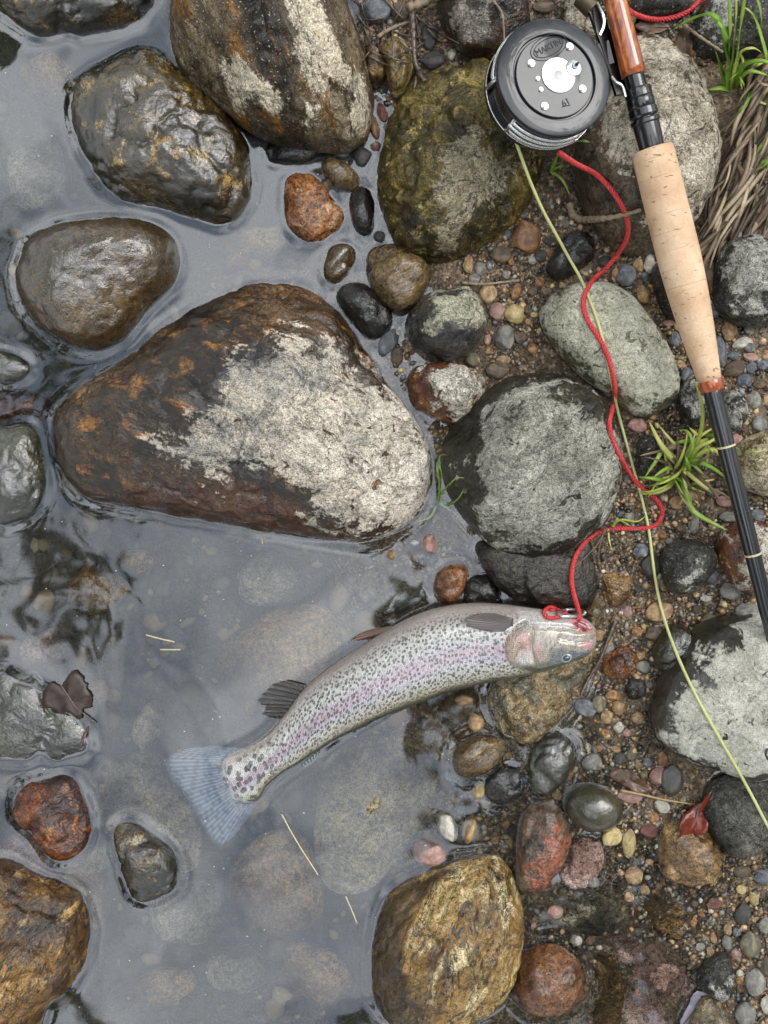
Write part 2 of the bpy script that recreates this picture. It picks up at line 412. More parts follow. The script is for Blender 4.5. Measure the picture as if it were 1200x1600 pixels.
RM('speckle_tan', '4e422a', '776746', 'a08f68', dry=('948768', 'b3a788', 'c8bda2'), s1=22, wet=0.25, bump=1.0)

# ------------------------------------------------------------------ rock builder
SHORTS = []
def short(lb):
    cut = len(lb)
    for w in (',', ' with ', ' beside ', ' under ', ' standing ', ' lying ', ' above ', ' below ', ' at ', ' in ', ' between ', ' just ', ' poking ', ' rising ', ' carrying ', ' crossed ', ' tucked ', ' wedged ', ' against ', ' half ',
              ' squeezed ', ' touching ', ' set ', ' leaning ', ' before ', ' hidden ', ' behind ', ' right ', ' inside ', ' beyond ', ' awash', ' glistening', ' along ', ' left '):
        k = lb.find(w)
        if k > 0: cut = min(cut, k)
    return lb[:cut]
OUTLINES = []            # (polygon px, emergent?)
ROCK_WATER_PTS = []
def waterline(V, F):
    q = np.array([f for f in F if len(f) == 4]); a, b_ = V[q], V[np.roll(q, -1, 1)]
    a, b_ = a.reshape(-1, 3), b_.reshape(-1, 3); m = (a[:, 2] * b_[:, 2]) < 0
    if m.any():
        t = (a[m, 2] / (a[m, 2] - b_[m, 2]))[:, None]; ROCK_WATER_PTS.append(a[m] + (b_[m] - a[m]) * t)
def rock(name, label, mat, pts, h, ze=None, seed=0, e1=0.8, e2=0.95, apex=(0, 0), facets=3, amp=1.0, dry=None, tint=None,
         cat='rock', group=None, deep=None, res=0.0025, water=False, fine=1.0):
    pts = np.asarray(pts, float); r = np.random.RandomState(seed + 11)
    cpx = pts.mean(0); cw = at(cpx[0], cpx[1], 0)
    g0 = float(gz([cw.x], [cw.y], False)[0])
    if ze is None: ze = -0.003 if water else g0 + 0.22 * h
    zp = ze + 0.30 * h
    P0 = at_np(pts, zp)
    per = np.linalg.norm(np.diff(np.vstack([P0, P0[:1]]), axis=0), axis=1).sum()
    NA = int(np.clip(per / res, 40, 320)); NT = max(10, NA // 4); NBt = 7
    P = catmull(P0, NA)
    for _ in range(2): P = 0.5 * P + 0.25 * (np.roll(P, 1, 0) + np.roll(P, -1, 0))
    Cn = P.mean(0) + np.array([apex[0], -apex[1]]) * S
    size = per / (2 * math.pi)
    if deep is None: deep = max(ze - g0 + 0.006, 0.4 * h)
    V = []
    ph = np.concatenate([np.linspace(-math.pi / 2 * 0.92, 0, NBt, endpoint=False), np.linspace(0, math.pi / 2, NT, endpoint=False)])
    for p in ph:
        rr = math.cos(p) ** (e1 if p >= 0 else 0.55)
        zz = h * math.sin(p) ** e2 if p >= 0 else -deep * (math.sin(-p)) ** 1.2
        q = Cn + rr * (P - Cn)
        V.append(np.column_stack([q, np.full(NA, ze + zz)]))
    V = np.vstack(V + [np.array([[Cn[0], Cn[1], ze + h]]), np.array([[Cn[0], Cn[1], ze - deep]])])
    c3 = np.array([Cn[0], Cn[1], ze])
    # flattened worn faces
    for k in range(facets):
        a = r.uniform(0, 2 * math.pi); t = r.uniform(0.25, 1.1)
        n = np.array([math.cos(a) * math.sin(t), math.sin(a) * math.sin(t), math.cos(t)])
        d = (V - c3) @ n
        lim = d.max() * r.uniform(0.80, 0.92)
        V = V - n[None] * (np.clip(d - lim, 0, None) * 0.8)[:, None] * np.array([0.45, 0.45, 1.0])
    rel = (V - c3); nrm = rel / np.array([size, size, max(h, 1e-4)]); nrm /= np.linalg.norm(nrm, axis=1)[:, None] + 1e-9
    q = V / size + seed * 3.7
    d = 0.075 * size * fbm(q * 1.1, 3) + 0.05 * size * fbm(q * 3.1 + 9, 3)
    rid = (1 - np.abs(fbm(V * 22 + seed * 5, 3)) * 3.2).clip(0, 1) ** 5
    ff = 0.0026 * fine * fbm(V * 80 + seed, 4, 0.6) - 0.0028 * fine * rid - 0.0022 * fine * np.clip(fbm(V * 55 + seed * 2 + 3, 3) - 0.12, 0, 1) * 2
    mask = np.clip(rel[:, 2] / max(h, 1e-4) * 2.5 + 0.35, 0.15, 1)
    V = V + nrm * ((d * amp * np.clip(rel[:, 2] / h * 1.5 + 0.2, 0.12, 1)) + ff * mask)[:, None]
    F = []
    NRr = len(ph)
    for i in range(NRr - 1):
        for j in range(NA):
            F.append((i * NA + j, i * NA + (j + 1) % NA, (i + 1) * NA + (j + 1) % NA, (i + 1) * NA + j))
    top, bot = NRr * NA, NRr * NA + 1
    for j in range(NA):
        F.append(((NRr - 1) * NA + j, (NRr - 1) * NA + (j + 1) % NA, top)); F.append(((j + 1) % NA, j, bot))
    org = np.array([Cn[0], Cn[1], V[:, 2].min()])
    o = mesh_obj(name, V - org, F, M[mat]); o.location = org
    px = to_px(V[:, 0], V[:, 1], V[:, 2])
    def field(polys):
        if polys is None: return np.full(len(V), -1.0)
        best = np.full(len(V), -1.0)
        for pl in polys: best = np.maximum(best, sdf(px, pl) * S)
        return best
    fattr(o, 'dry', field(dry)); fattr(o, 'tint', field(tint))
    tag(o, label, cat, group)
    soup(V, F); OUTLINES.append(pts); SHORTS.append(short(label) if seed < 100 else None)
    if ze < 0.02 and ze + h > 0.002:
        waterline(V, F)
    return o

def ell(cx, cy, rx, ry, rot=0, n=14, wob=0.0, seed=0):
    t = np.linspace(0, 2 * math.pi, n, endpoint=False); r = np.random.RandomState(seed)
    k = 1 + wob * r.randn(n)
    c, s = math.cos(R(rot)), math.sin(R(rot))
    x, y = rx * np.cos(t) * k, ry * np.sin(t) * k
    return np.stack([cx + x * c - y * s, cy + x * s + y * c], -1)

# -- boulders standing in the water
rock('boulder', 'dark wet mossy boulder above the pool, cut off at the corner beside the banded boulder', 'mossy',
     [(-40,-40),(-30,0),(0,15),(25,38),(60,50),(105,43),(118,48),(150,41),(200,33),(228,15),(238,-20),(180,-60),(60,-70)], 0.035, water=True, seed=1, fine=1.6)
rock('boulder', 'large boulder with diagonal rust, grey and cream bands, above the dark glistening boulder', 'banded',
     [(265,0),(262,40),(272,95),(300,125),(340,155),(385,190),(430,210),(500,222),(550,220),(575,195),(587,150),(580,110),(570,60),(548,10),(525,-50),(430,-90),(320,-70),(275,-30)], 0.075, ze=0.012, seed=2,
     apex=(-10,-20), facets=3, fine=1.2,
     tint=[[(445,-20),(490,-10),(520,60),(545,110),(575,125),(585,160),(565,200),(545,215),(540,180),(555,150),(530,120),(500,95),(475,60),(455,30)],
           [(460,60),(480,75),(500,120),(512,135),(495,140),(475,105),(462,85)],[(345,95),(380,105),(425,140),(455,165),(440,172),(400,150),(375,165),(350,120)],[(467,190),(480,165),(492,165),(490,195),(478,205)]])
rock('boulder', 'dark olive boulder glistening wet, standing in water below the banded boulder', 'olive_wet',
     [(104,140),(118,120),(160,100),(205,75),(235,75),(270,95),(310,125),(350,165),(385,215),(392,265),(388,300),(370,330),(345,345),(310,340),(250,318),(205,312),(170,298),(140,265),(120,225),(105,180)], 0.055, water=True, seed=3, fine=2.0, apex=(10,5))
rock('boulder', 'smooth dark brown rounded boulder standing alone in the pool', 'brown_smooth',
     [(24,410),(38,375),(65,355),(120,340),(200,336),(245,348),(270,370),(277,405),(265,440),(235,470),(205,505),(185,530),(150,545),(110,540),(60,510),(30,470),(20,435)], 0.05, water=True, seed=4, facets=1, fine=0.6, amp=0.6)
rock('boulder', 'great wedge-shaped boulder, wet brown rim and pale dry speckled face, above the fish', 'great',
     [(70,660),(80,635),(120,600),(185,560),(245,510),(300,475),(370,445),(440,436),(490,450),(530,480),(570,540),(610,595),(650,650),(675,700),(682,740),(675,780),(650,810),(610,835),(560,848),(490,845),(400,832),(300,812),(200,795),(130,780),(95,750),(75,710)],
     0.078, ze=-0.002, seed=5, apex=(30,0), facets=4, fine=1.3, amp=0.9, e1=0.75, res=0.003,
     dry=[[(330,575),(365,545),(400,545),(460,525),(490,550),(520,535),(550,560),(565,585),(605,610),(630,630),(660,670),(684,730),(680,775),(650,812),(600,828),(550,832),(480,812),(475,792),(490,775),(420,730),(400,752),(370,735),(330,752),(290,742),(250,720),(222,702),(240,682),(280,672),(310,640),(345,605)]],
     tint=[[(90,760),(200,770),(300,750),(420,760),(480,800),(500,850),(300,820),(130,790)]])
rock('rock', 'dark green wet rock at the pool edge left of the great boulder', 'dark_green',
     [(-40,690),(0,665),(30,660),(55,668),(67,700),(72,750),(62,790),(30,815),(-10,820),(-45,780)], 0.02, water=True, seed=6)
rock('rock', 'small olive rock awash beside the smooth brown boulder', 'dark_green', [(-25,560),(0,548),(25,555),(50,572),(40,590),(5,600),(-25,590)], 0.010, water=True, seed=7)
rock('rock', 'flat brown rock just under water between the olive rock and the great boulder', 'rust_brown', [(-20,620),(20,605),(60,615),(78,635),(60,655),(20,655),(-20,650)], 0.012, ze=-0.02, seed=8)
rock('rock', 'flat square olive rock awash with a dead twig and leaf on it', 'dark_green',
     [(-30,1060),(0,1048),(50,1045),(75,1070),(85,1105),(115,1112),(145,1140),(150,1175),(130,1192),(70,1196),(10,1190),(-30,1175)], 0.010, ze=-0.006, seed=9, facets=5, amp=0.6, e1=0.5)
rock('rock', 'rust red wet rock standing in the water above the teardrop rock', 'rust_brown',
     [(14,1265),(30,1235),(60,1217),(100,1212),(120,1225),(135,1265),(142,1310),(125,1335),(100,1350),(75,1345),(60,1320),(30,1290)], 0.024, water=True, seed=10, apex=(-5,0), facets=4, fine=1.3)
rock('rock', 'dark teardrop rock poking out of the water beyond the tail fin', 'mossy',
     [(176,1305),(185,1283),(210,1285),(240,1305),(265,1325),(280,1355),(275,1385),(250,1405),(225,1412),(200,1395),(182,1345)], 0.022, water=True, seed=11, fine=1.3)
rock('boulder', 'large golden brown boulder rising from the pool below the rust red rock', 'gold_left',
     [(-90,1400),(-40,1362),(0,1352),(40,1372),(95,1392),(120,1410),(133,1450),(130,1500),(110,1545),(70,1580),(40,1640),(-40,1680),(-100,1600)], 0.055, water=True, seed=12, fine=1.6)
# -- bank boulders
rock('boulder', 'mossy olive boulder lying under the edge of the reel', 'olive_big',
     [(612,160),(640,120),(700,95),(760,85),(805,98),(845,150),(858,230),(838,300),(800,350),(745,385),(690,405),(640,392),(605,350),(592,310),(588,265),(600,210)], 0.055, ze=0.006, seed=13, fine=2.2, apex=(5,10), facets=4,
     tint=[[(690,250),(720,215),(760,225),(800,260),(790,300),(740,330),(705,390),(680,395),(700,330),(680,300)],[(735,200),(748,185),(756,205),(742,212)]])
rock('rock', 'dark brown wet rock above the olive boulder beside the reel', 'dark_top',
     [(683,-10),(690,30),(705,55),(725,76),(760,86),(800,80),(830,45),(825,-20),(790,-50),(700,-50)], 0.035, ze=0.015, seed=14, tint=[[(705,30),(720,10),(760,15),(765,45),(740,62),(715,55)]])
rock('boulder', 'pale grey dry boulder carrying the rod and reel', 'pale_dry',
     [(905,180),(930,110),(975,55),(1020,48),(1065,75),(1100,115),(1122,175),(1129,240),(1116,300),(1090,350),(1050,385),(1000,392),(950,368),(915,310),(902,240)], 0.058, ze=0.02, seed=15, fine=0.9, facets=2,
     dry=[[(960,60),(1020,40),(1070,70),(1105,110),(1135,180),(1140,260),(1110,330),(1080,380),(1045,395),(1020,330),(1000,260),(960,250),(930,200),(940,120)]])
rock('boulder', 'pale greenish oval boulder crossed by the red cord and fly line', 'pale_oval',
     [(845,490),(855,465),(900,440),(945,437),(985,455),(1020,495),(1050,545),(1065,590),(1060,625),(1030,645),(1000,650),(965,625),(920,595),(880,555),(855,520)], 0.034, ze=0.014, seed=16, facets=1, fine=0.5, amp=0.45,
     dry=[[(835,490),(850,455),(900,430),(950,430),(990,450),(1030,490),(1060,540),(1078,590),(1065,622),(1030,625),(995,635),(960,615),(915,590),(870,550)]])
rock('boulder', 'big round grey boulder with a damp dark side, right of the great boulder', 'grey_mottled',
     [(695,690),(715,650),(745,620),(790,590),(850,578),(910,590),(945,615),(970,670),(978,730),(960,800),(920,845),(870,870),(820,873),(770,855),(730,815),(700,770),(690,720)], 0.062, ze=0.008, seed=17, apex=(10,0), facets=2, fine=1.0,
     dry=[[(740,660),(765,640),(800,620),(850,600),(930,640),(965,690),(975,750),(940,820),(900,850),(850,868),(800,862),(765,835),(748,790),(735,740),(742,700)]])
rock('boulder', 'dry grey speckled boulder below the dead grass', 'slate_dry',
     [(1120,450),(1123,400),(1143,372),(1180,362),(1210,380),(1240,430),(1230,490),(1195,508),(1152,503),(1127,482)], 0.035, ze=0.03, seed=18,
     dry=[[(1140,375),(1185,360),(1230,400),(1220,460),(1190,480),(1150,470),(1135,430)]])
rock('boulder', 'large pale flat-topped slab with a dark wet edge under the end of the fly line', 'light_slab',
     [(1022,1120),(1030,1075),(1060,1020),(1100,975),(1150,962),(1230,960),(1290,1050),(1270,1180),(1200,1224),(1120,1207),(1060,1184),(1030,1155)], 0.042, ze=0.012, seed=19, apex=(40,0), facets=2, fine=0.5, amp=0.5, e1=0.55,
     dry=[[(1090,1060),(1120,1010),(1155,985),(1240,960),(1300,1060),(1270,1190),(1190,1215),(1120,1195),(1060,1172),(1045,1150),(1050,1120)]])
rock('rock', 'dark grey cracked rock tucked below the large pale slab', 'dark_slab',
     [(1100,1262),(1118,1225),(1180,1205),(1240,1220),(1250,1300),(1215,1338),(1180,1336),(1145,1342),(1115,1310)], 0.028, ze=0.006, seed=20, fine=1.2)
rock('boulder', 'golden ochre boulder with cracked streaks at the foot of the pool', 'golden',
     [(578,1530),(582,1470),(600,1420),(640,1385),(700,1358),(760,1345),(790,1352),(815,1400),(823,1460),(815,1530),(790,1570),(740,1602),(700,1625),(620,1618),(585,1575)], 0.058, ze=-0.002, seed=21, fine=1.5, apex=(15,0), facets=3, tint=[[(570,1640),(570,1460),(600,1410),(660,1365),(700,1360),(640,1420),(625,1480),(640,1540),(625,1640)]])
rock('rock', 'round copper brown rock beside the golden ochre boulder', 'copper',
     [(795,1555),(808,1510),(830,1487),(865,1478),(905,1500),(918,1540),(905,1575),(870,1588),(830,1590)], 0.026, ze=-0.001, seed=22)
rock('rock', 'red and grey rock standing in the shallow puddle', 'red',
     [(812,1390),(807,1340),(815,1280),(840,1255),(870,1260),(896,1300),(887,1340),(857,1390),(835,1398)], 0.020, ze=0.0, seed=23, facets=3, tint=[[(850,1320),(890,1290),(905,1320),(870,1380),(830,1398),(835,1350)]])
rock('rock', 'smooth grey olive rounded rock above the yellow pebbles', 'olive_round', ell(929,1264,48,37,12), 0.021, ze=0.0, seed=24, facets=0, amp=0.4, fine=0.2)
rock('rock', 'angular tan rock with a red dead leaf lying on it', 'tan',
     [(1030,1335),(1035,1305),(1050,1285),(1108,1288),(1132,1330),(1130,1365),(1105,1388),(1060,1385),(1036,1370)], 0.022, ze=0.0, seed=25, facets=5, e1=0.6, fine=1.4)
rock('boulder', 'speckled tan stone under the head of the fish', 'fishstone',
     [(762,1105),(770,1060),(800,1015),(850,985),(920,985),(934,1015),(918,1070),(890,1115),(850,1155),(815,1165),(780,1145)], 0.016, ze=-0.001, seed=26, facets=2, fine=1.8, e1=0.6)
rock('rock', 'flat dark brown rock between the round grey boulder and the fish', 'dark_flat',
     [(742,850),(790,845),(870,840),(925,845),(936,900),(928,940),(885,956),(830,950),(775,915)], 0.018, ze=0.006, seed=27, e1=0.55, facets=3, fine=1.6)
rock('stone', 'small dark wet stone at the fish belly, nearer the great boulder', 'copper', [(679,925),(682,895),(705,880),(732,885),(727,920),(712,942),(690,944)], 0.014, ze=-0.001, seed=28)
rock('stone', 'small slate stone at the fish belly, next to the flat brown rock', 'charcoal', [(720,932),(735,902),(763,894),(780,922),(786,946),(740,948)], 0.010, ze=-0.001, seed=29)
rock('stone', 'oval two-tone stone at the water edge below the fish', 'brown_stripe', [(708,1190),(715,1166),(750,1150),(785,1155),(791,1175),(770,1205),(735,1218),(712,1210)], 0.015, ze=-0.001, seed=30, facets=1)
rock('rock', 'round dark grey rock with a pale dry crust above the white and rust stone', 'grey_crust',
     [(632,510),(650,470),(690,450),(735,445),(760,475),(763,510),(745,545),(700,562),(655,550)], 0.034, ze=0.01, seed=31, facets=1, fine=0.8, dry=[[(665,490),(690,465),(740,455),(758,490),(745,520),(715,505),(690,510),(668,512)]])
rock('rock', 'blocky white and rust stone wedged beside the great boulder', 'white_rust',
     [(635,605),(642,575),(680,566),(730,568),(761,590),(755,620),(735,650),(715,663),(685,655),(650,635)], 0.030, ze=0.008, seed=32, e1=0.6, facets=3, fine=1.3, dry=[[(655,580),(700,563),(765,580),(770,620),(740,655),(705,655),(685,640),(675,605)]])
rock('rock', 'rounded brown wet stone above the round crusted grey rock', 'brown_stripe', [(570,412),(580,387),(620,381),(660,395),(677,420),(666,455),(632,492),(605,480),(580,450)], 0.028, ze=0.002, seed=33, fine=1.2)
rock('stone', 'black wet oval stone against the top edge of the great boulder', 'charcoal', [(525,465),(540,441),(570,440),(600,470),(615,495),(605,520),(580,530),(555,510)], 0.022, ze=0.001, seed=34, facets=1)
rock('stone', 'small smooth brown stone in the water above the great boulder', 'brown_smooth', [(504,412),(515,385),(545,378),(558,395),(546,425),(525,443),(507,435)], 0.016, ze=-0.001, seed=35, facets=1)
rock('rock', 'blocky orange brown rock half sunk in the water below the banded boulder', 'orange_wet',
     [(443,292),(450,272),(490,273),(520,303),(538,340),(525,366),(490,380),(460,367),(445,340)], 0.014, ze=-0.002, seed=36, e1=0.6, facets=5, fine=1.3)
rock('stone', 'black wet oblong stone beside the orange brown rock', 'charcoal', [(545,312),(555,292),(575,290),(586,320),(584,358),(570,371),(552,356)], 0.017, ze=-0.001, seed=37, facets=1)
rock('stone', 'striped brown oblong stone above the orange brown rock', 'brown_stripe', [(500,257),(510,243),(535,249),(563,275),(561,292),(545,298),(515,286)], 0.016, ze=0.0, seed=38, facets=1)
rock('stone', 'dark flat stone under the lower edge of the banded boulder', 'charcoal', [(413,242),(428,212),(510,215),(515,235),(480,254),(430,257)], 0.012, ze=-0.001, seed=39)
rock('stone', 'pale yellow knobbly stone beside the banded boulder', 'yellow_pale', [(588,72),(608,52),(635,58),(650,92),(642,118),(628,146),(610,141),(604,110)], 0.024, ze=0.012, seed=40, facets=4, fine=1.8)
rock('stone', 'tan stone squeezed between the banded boulder and the yellow stone', 'tan', [(568,70),(585,68),(604,90),(605,115),(588,132),(572,118)], 0.02, ze=0.008, seed=41)
rock('stone', 'dark grey ridged stone touching the upper end of the oval boulder', 'charcoal', [(853,420),(868,385),(890,360),(925,358),(935,395),(900,428),(872,438)], 0.022, ze=0.012, seed=42, fine=1.5)
rock('stone', 'dark oval stone with one pale dry patch beside the fly line', 'slate_dry',
     [(1034,885),(1046,852),(1090,842),(1122,860),(1116,895),(1085,926),(1050,927)], 0.022, ze=0.018, seed=43, facets=1, fine=0.4, dry=[[(1072,895),(1085,875),(1105,860),(1115,868),(1105,885),(1085,905),(1072,910)]])
rock('stone', 'tan and rust blotched stone under the rod blank', 'white_rust', [(1122,862),(1130,830),(1165,814),(1205,820),(1225,880),(1195,926),(1160,928),(1136,896)], 0.022, ze=0.02, seed=44, fine=0.5, dry=[[(1140,840),(1170,818),(1215,830),(1225,880),(1190,920),(1160,918),(1150,880)]])
rock('stone', 'pale tan stone right of the rod beside the grass tuft', 'speckle_tan', [(1150,712),(1168,684),(1215,672),(1245,730),(1215,775),(1168,762)], 0.026, ze=0.028, seed=45, dry=[[(1150,690),(1230,660),(1260,740),(1200,780),(1160,760)]])
rock('stone', 'blunt tan stone set in the mud below the red cord', 'tan', [(940,903),(958,893),(990,900),(990,920),(975,945),(962,952),(945,938)], 0.010, ze=0.008, seed=46)
rock('stone', 'dark egg-shaped stone leaning on the large pale slab', 'dark_green', [(1021,1022),(1042,982),(1070,974),(1090,1005),(1078,1035),(1058,1052),(1035,1050)], 0.018, ze=0.010, seed=47, facets=1, fine=1.0)
rock('stone', 'brown hollowed stone in the wet gravel before the snout', 'orange_wet', [(943,1050),(948,1025),(978,1008),(998,1028),(992,1055),(965,1065)], 0.011, ze=0.004, seed=48, fine=1.6)
rock('stone', 'dark grey ribbed stone below the hollowed brown stone', 'slate_dry', ell(995,1077,18,19,0), 0.010, ze=0.003, seed=49)
rock('stone', 'greenish tan stone touching the mouth of the fish', 'brown_stripe', [(905,968),(915,950),(930,938),(946,952),(938,978),(922,988)], 0.014, ze=0.006, seed=50)
rock('rock', 'dark wet ridged stone in the puddle below the speckled tan stone', 'dark_green', [(824,1205),(835,1165),(860,1148),(890,1152),(897,1190),(872,1235),(838,1243)], 0.014, ze=-0.001, seed=51)
rock('stone', 'dark split stone in the puddle left of the ridged stone', 'charcoal', [(755,1243),(765,1212),(795,1198),(815,1208),(822,1235),(806,1255),(775,1258)], 0.009, ze=-0.001, seed=52, facets=5)
rock('stone', 'grey pink flat stone beside the red and grey rock', 'sunk_pink', [(875,1372),(897,1315),(940,1312),(950,1340),(935,1372),(905,1393)], 0.007, ze=-0.001, seed=53)
rock('rock', 'purple grey slab just under water at the foot of the puddle', 'sunk_pink', [(975,1630),(978,1530),(1005,1485),(1040,1462),(1068,1495),(1088,1560),(1080,1630)], 0.005, ze=-0.0045, seed=54, e1=0.5)
rock('rock', 'thin reddish slab under the shallow puddle above the purple grey slab', 'sunk_pink', [(945,1465),(975,1455),(1010,1475),(1000,1500),(980,1512),(960,1490)], 0.004, ze=-0.0035, seed=55, e1=0.5)
rock('rock', 'grey mauve slab under the puddle below the red and grey rock', 'sunk_grey', [(845,1405),(895,1394),(960,1405),(990,1440),(955,1462),(900,1458),(858,1440)], 0.0045, ze=-0.0042, seed=70, e1=0.5)
rock('rock', 'brown slab under the puddle beside the round copper rock', 'sunk_brown', [(925,1480),(955,1485),(978,1530),(972,1600),(925,1610),(930,1540)], 0.0045, ze=-0.0042, seed=71, e1=0.5)
rock('rock', 'brown flat stone under the puddle below the angular tan rock', 'sunk_brown', [(1000,1400),(1055,1400),(1082,1435),(1062,1478),(1020,1455)], 0.0045, ze=-0.0038, seed=72, e1=0.5)
rock('stone', 'dark half-wet stone lying on the tan slab at the puddle rim', 'slate_dry', [(1090,1542),(1102,1508),(1135,1488),(1149,1520),(1146,1555),(1126,1568)], 0.014, ze=0.004, seed=56, dry=[[(1110,1550),(1145,1540),(1140,1575),(1115,1575)]])
rock('rock', 'broad tan slab with a dark leaf stem beside the purple grey slab', 'speckle_tan', [(1078,1630),(1088,1575),(1108,1555),(1135,1575),(1150,1630)], 0.008, ze=0.003, seed=57, e1=0.5)
rock('stone', 'grey slate stone hidden behind the grip of the rod', 'slate_dry', [(1040,490),(1020,430),(1030,405),(1060,420),(1075,460),(1070,500)], 0.02, ze=0.02, seed=58)
rock('stone', 'smooth slate stone under the orange winding of the rod', 'slate_dry', [(1060,640),(1068,600),(1090,580),(1110,610),(1108,650),(1090,670)], 0.016, ze=0.024, seed=59, dry=[[(1070,610),(1095,590),(1110,620),(1100,655),(1075,650)]])
rock('stone', 'round grey stone right of the rod blank above the grass', 'slate_dry', [(1128,650),(1130,618),(1148,608),(1166,625),(1168,655),(1150,675),(1135,670)], 0.016, ze=0.026, seed=60, facets=0, fine=0.3, dry=[[(1125,620),(1150,605),(1172,630),(1168,670),(1140,680)]])
rock('stone', 'grey flat stone half buried beside the lower grass tuft', 'slate_dry', [(995,720),(1000,685),(1020,680),(1030,700),(1020,735),(1003,745)], 0.010, ze=0.016, seed=61)
rock('boulder', 'shadowed grey boulder behind the upper grass', 'slate_dry', [(1085,60),(1090,20),(1120,-20),(1190,-40),(1240,0),(1220,70),(1160,85),(1110,85)], 0.032, ze=0.035, seed=62, dry=[[(1090,40),(1110,0),(1150,0),(1140,45),(1110,60)]])
rock('stone', 'grey dirt-covered stone inside the loop of red cord', 'slate_dry', [(985,25),(1000,-20),(1060,-30),(1090,0),(1070,22),(1020,30)], 0.018, ze=0.034, seed=63)
rock('stone', 'pale yellow stone touching the wooden reel seat', 'yellow_pale', [(978,40),(980,22),(992,20),(993,42),(984,52)], 0.016, ze=0.036, seed=64)
rock('stone', 'pale grey flat stone under the hood of the reel seat', 'pale_dry', [(880,30),(892,-20),(930,-20),(940,40),(915,55)], 0.018, ze=0.028, seed=65, dry=[[(870,40),(880,-30),(940,-30),(950,50)]])
# -- stones lying under water
for k, (nm, lb, mt, pl, hh, zz) in enumerate([
  ('rock', 'broad pale slab under water below the middle of the fish', 'sunk_pale', [(498,1210),(528,1165),(600,1148),(660,1152),(687,1190),(682,1250),(652,1300),(602,1370),(562,1402),(512,1392),(490,1330),(494,1250)], 0.010, -0.0115),
  ('rock', 'dim broad slab under water left of the pale slab', 'sunk_brown', [(350,1390),(395,1315),(470,1305),(505,1390),(490,1450),(400,1462)], 0.02, -0.032),
  ('rock', 'pale sunken rock under the tip of the tail fin', 'sunk_pale', [(140,1210),(195,1180),(255,1185),(312,1290),(300,1365),(230,1345),(155,1295)], 0.022, -0.030),
  ('rock', 'speckled round stone on the stream bed below the dim slab', 'sunk_grey', ell(362,1522,46,34,15, wob=.12, seed=3), 0.015, -0.030),
  ('rock', 'large tan sunken rock above the anal fin', 'sunk_brown', [(345,1010),(420,955),(510,950),(535,1020),(490,1075),(400,1120),(340,1070)], 0.025, -0.034),
  ('rock', 'round pale sunken rock below the leaf reflections', 'sunk_brown', ell(148,925,46,38,0, wob=.12, seed=1), 0.02, -0.034),
  ('rock', 'oblong yellowish sunken stone above the tail fin', 'sunk_pale', ell(226,1140,24,36,10, wob=.14, seed=2), 0.02, -0.034),
  ('rock', 'faint brown sunken stone under the great boulder rim', 'sunk_brown', ell(212,878,28,20,0, wob=.13, seed=7), 0.02, -0.038),
  ('rock', 'pale angular sunken rock below the dry face of the great boulder', 'sunk_grey', [(375,890),(420,860),(470,905),(455,940),(400,950),(370,930)], 0.02, -0.035),
  ('rock', 'pinkish sunken stone near the floating twig', 'sunk_pink', ell(70,1015,36,30,0, wob=.13, seed=8), 0.02, -0.034),
  ('rock', 'long rough sunken rock beside the large golden brown boulder', 'sunk_brown', [(95,1360),(150,1340),(165,1400),(155,1470),(130,1530),(100,1480)], 0.03, -0.03),
  ('rock', 'pink rock under water between the rust red rock and the golden brown boulder', 'sunk_pink', [(0,1310),(60,1300),(100,1350),(90,1390),(30,1375),(-10,1345)], 0.02, -0.028),
  ('rock', 'grey sunken rock beneath the open water above the smooth brown boulder', 'sunk_grey', [(20,230),(90,210),(100,290),(60,330),(10,310)], 0.02, -0.038),
  ('rock', 'tan sunken rock in the water beside the dark glistening boulder', 'sunk_brown', ell(70,120,45,35,0, wob=.13, seed=9), 0.02, -0.034),
  ('rock', 'pale sunken rock in the narrow water between the boulders', 'sunk_brown', ell(395,385,55,30,-20, wob=.14, seed=6), 0.02, -0.04),
  ('rock', 'lilac grey sunken slab beyond the teardrop rock', 'sunk_grey', [(240,1400),(330,1380),(345,1440),(300,1480),(240,1460)], 0.02, -0.038),
  ('stone', 'rounded sunken stone at the foot of the speckled one', 'sunk_brown', ell(250,1545,56,30,-10, wob=.14, seed=4), 0.012, -0.055),
  ('stone', 'dim sunken stone left of the golden ochre boulder', 'sunk_brown', ell(490,1520,60,44,30, wob=.14, seed=5), 0.01, -0.038),
  ('stone', 'pale pebble-like stone on the bed beside the teardrop rock', 'sunk_pale', ell(150,1345,20,24,30, wob=.13, seed=10), 0.015, -0.025),
  ('rock', 'brown flat rock under shallow water below the belly of the fish', 'sunk_brown', [(690,1100),(735,1075),(790,1085),(770,1130),(730,1160),(700,1140)], 0.006, -0.010),
  ('rock', 'grey muddy slab under shallow water above the belly of the fish', 'sunk_grey', [(560,905),(600,880),(650,890),(670,930),(620,960),(570,950)], 0.006, -0.014),
]):
    rock(nm, lb, mt, pl, hh, ze=zz, seed=100 + k, fine=1.2, facets=4, amp=1.3)

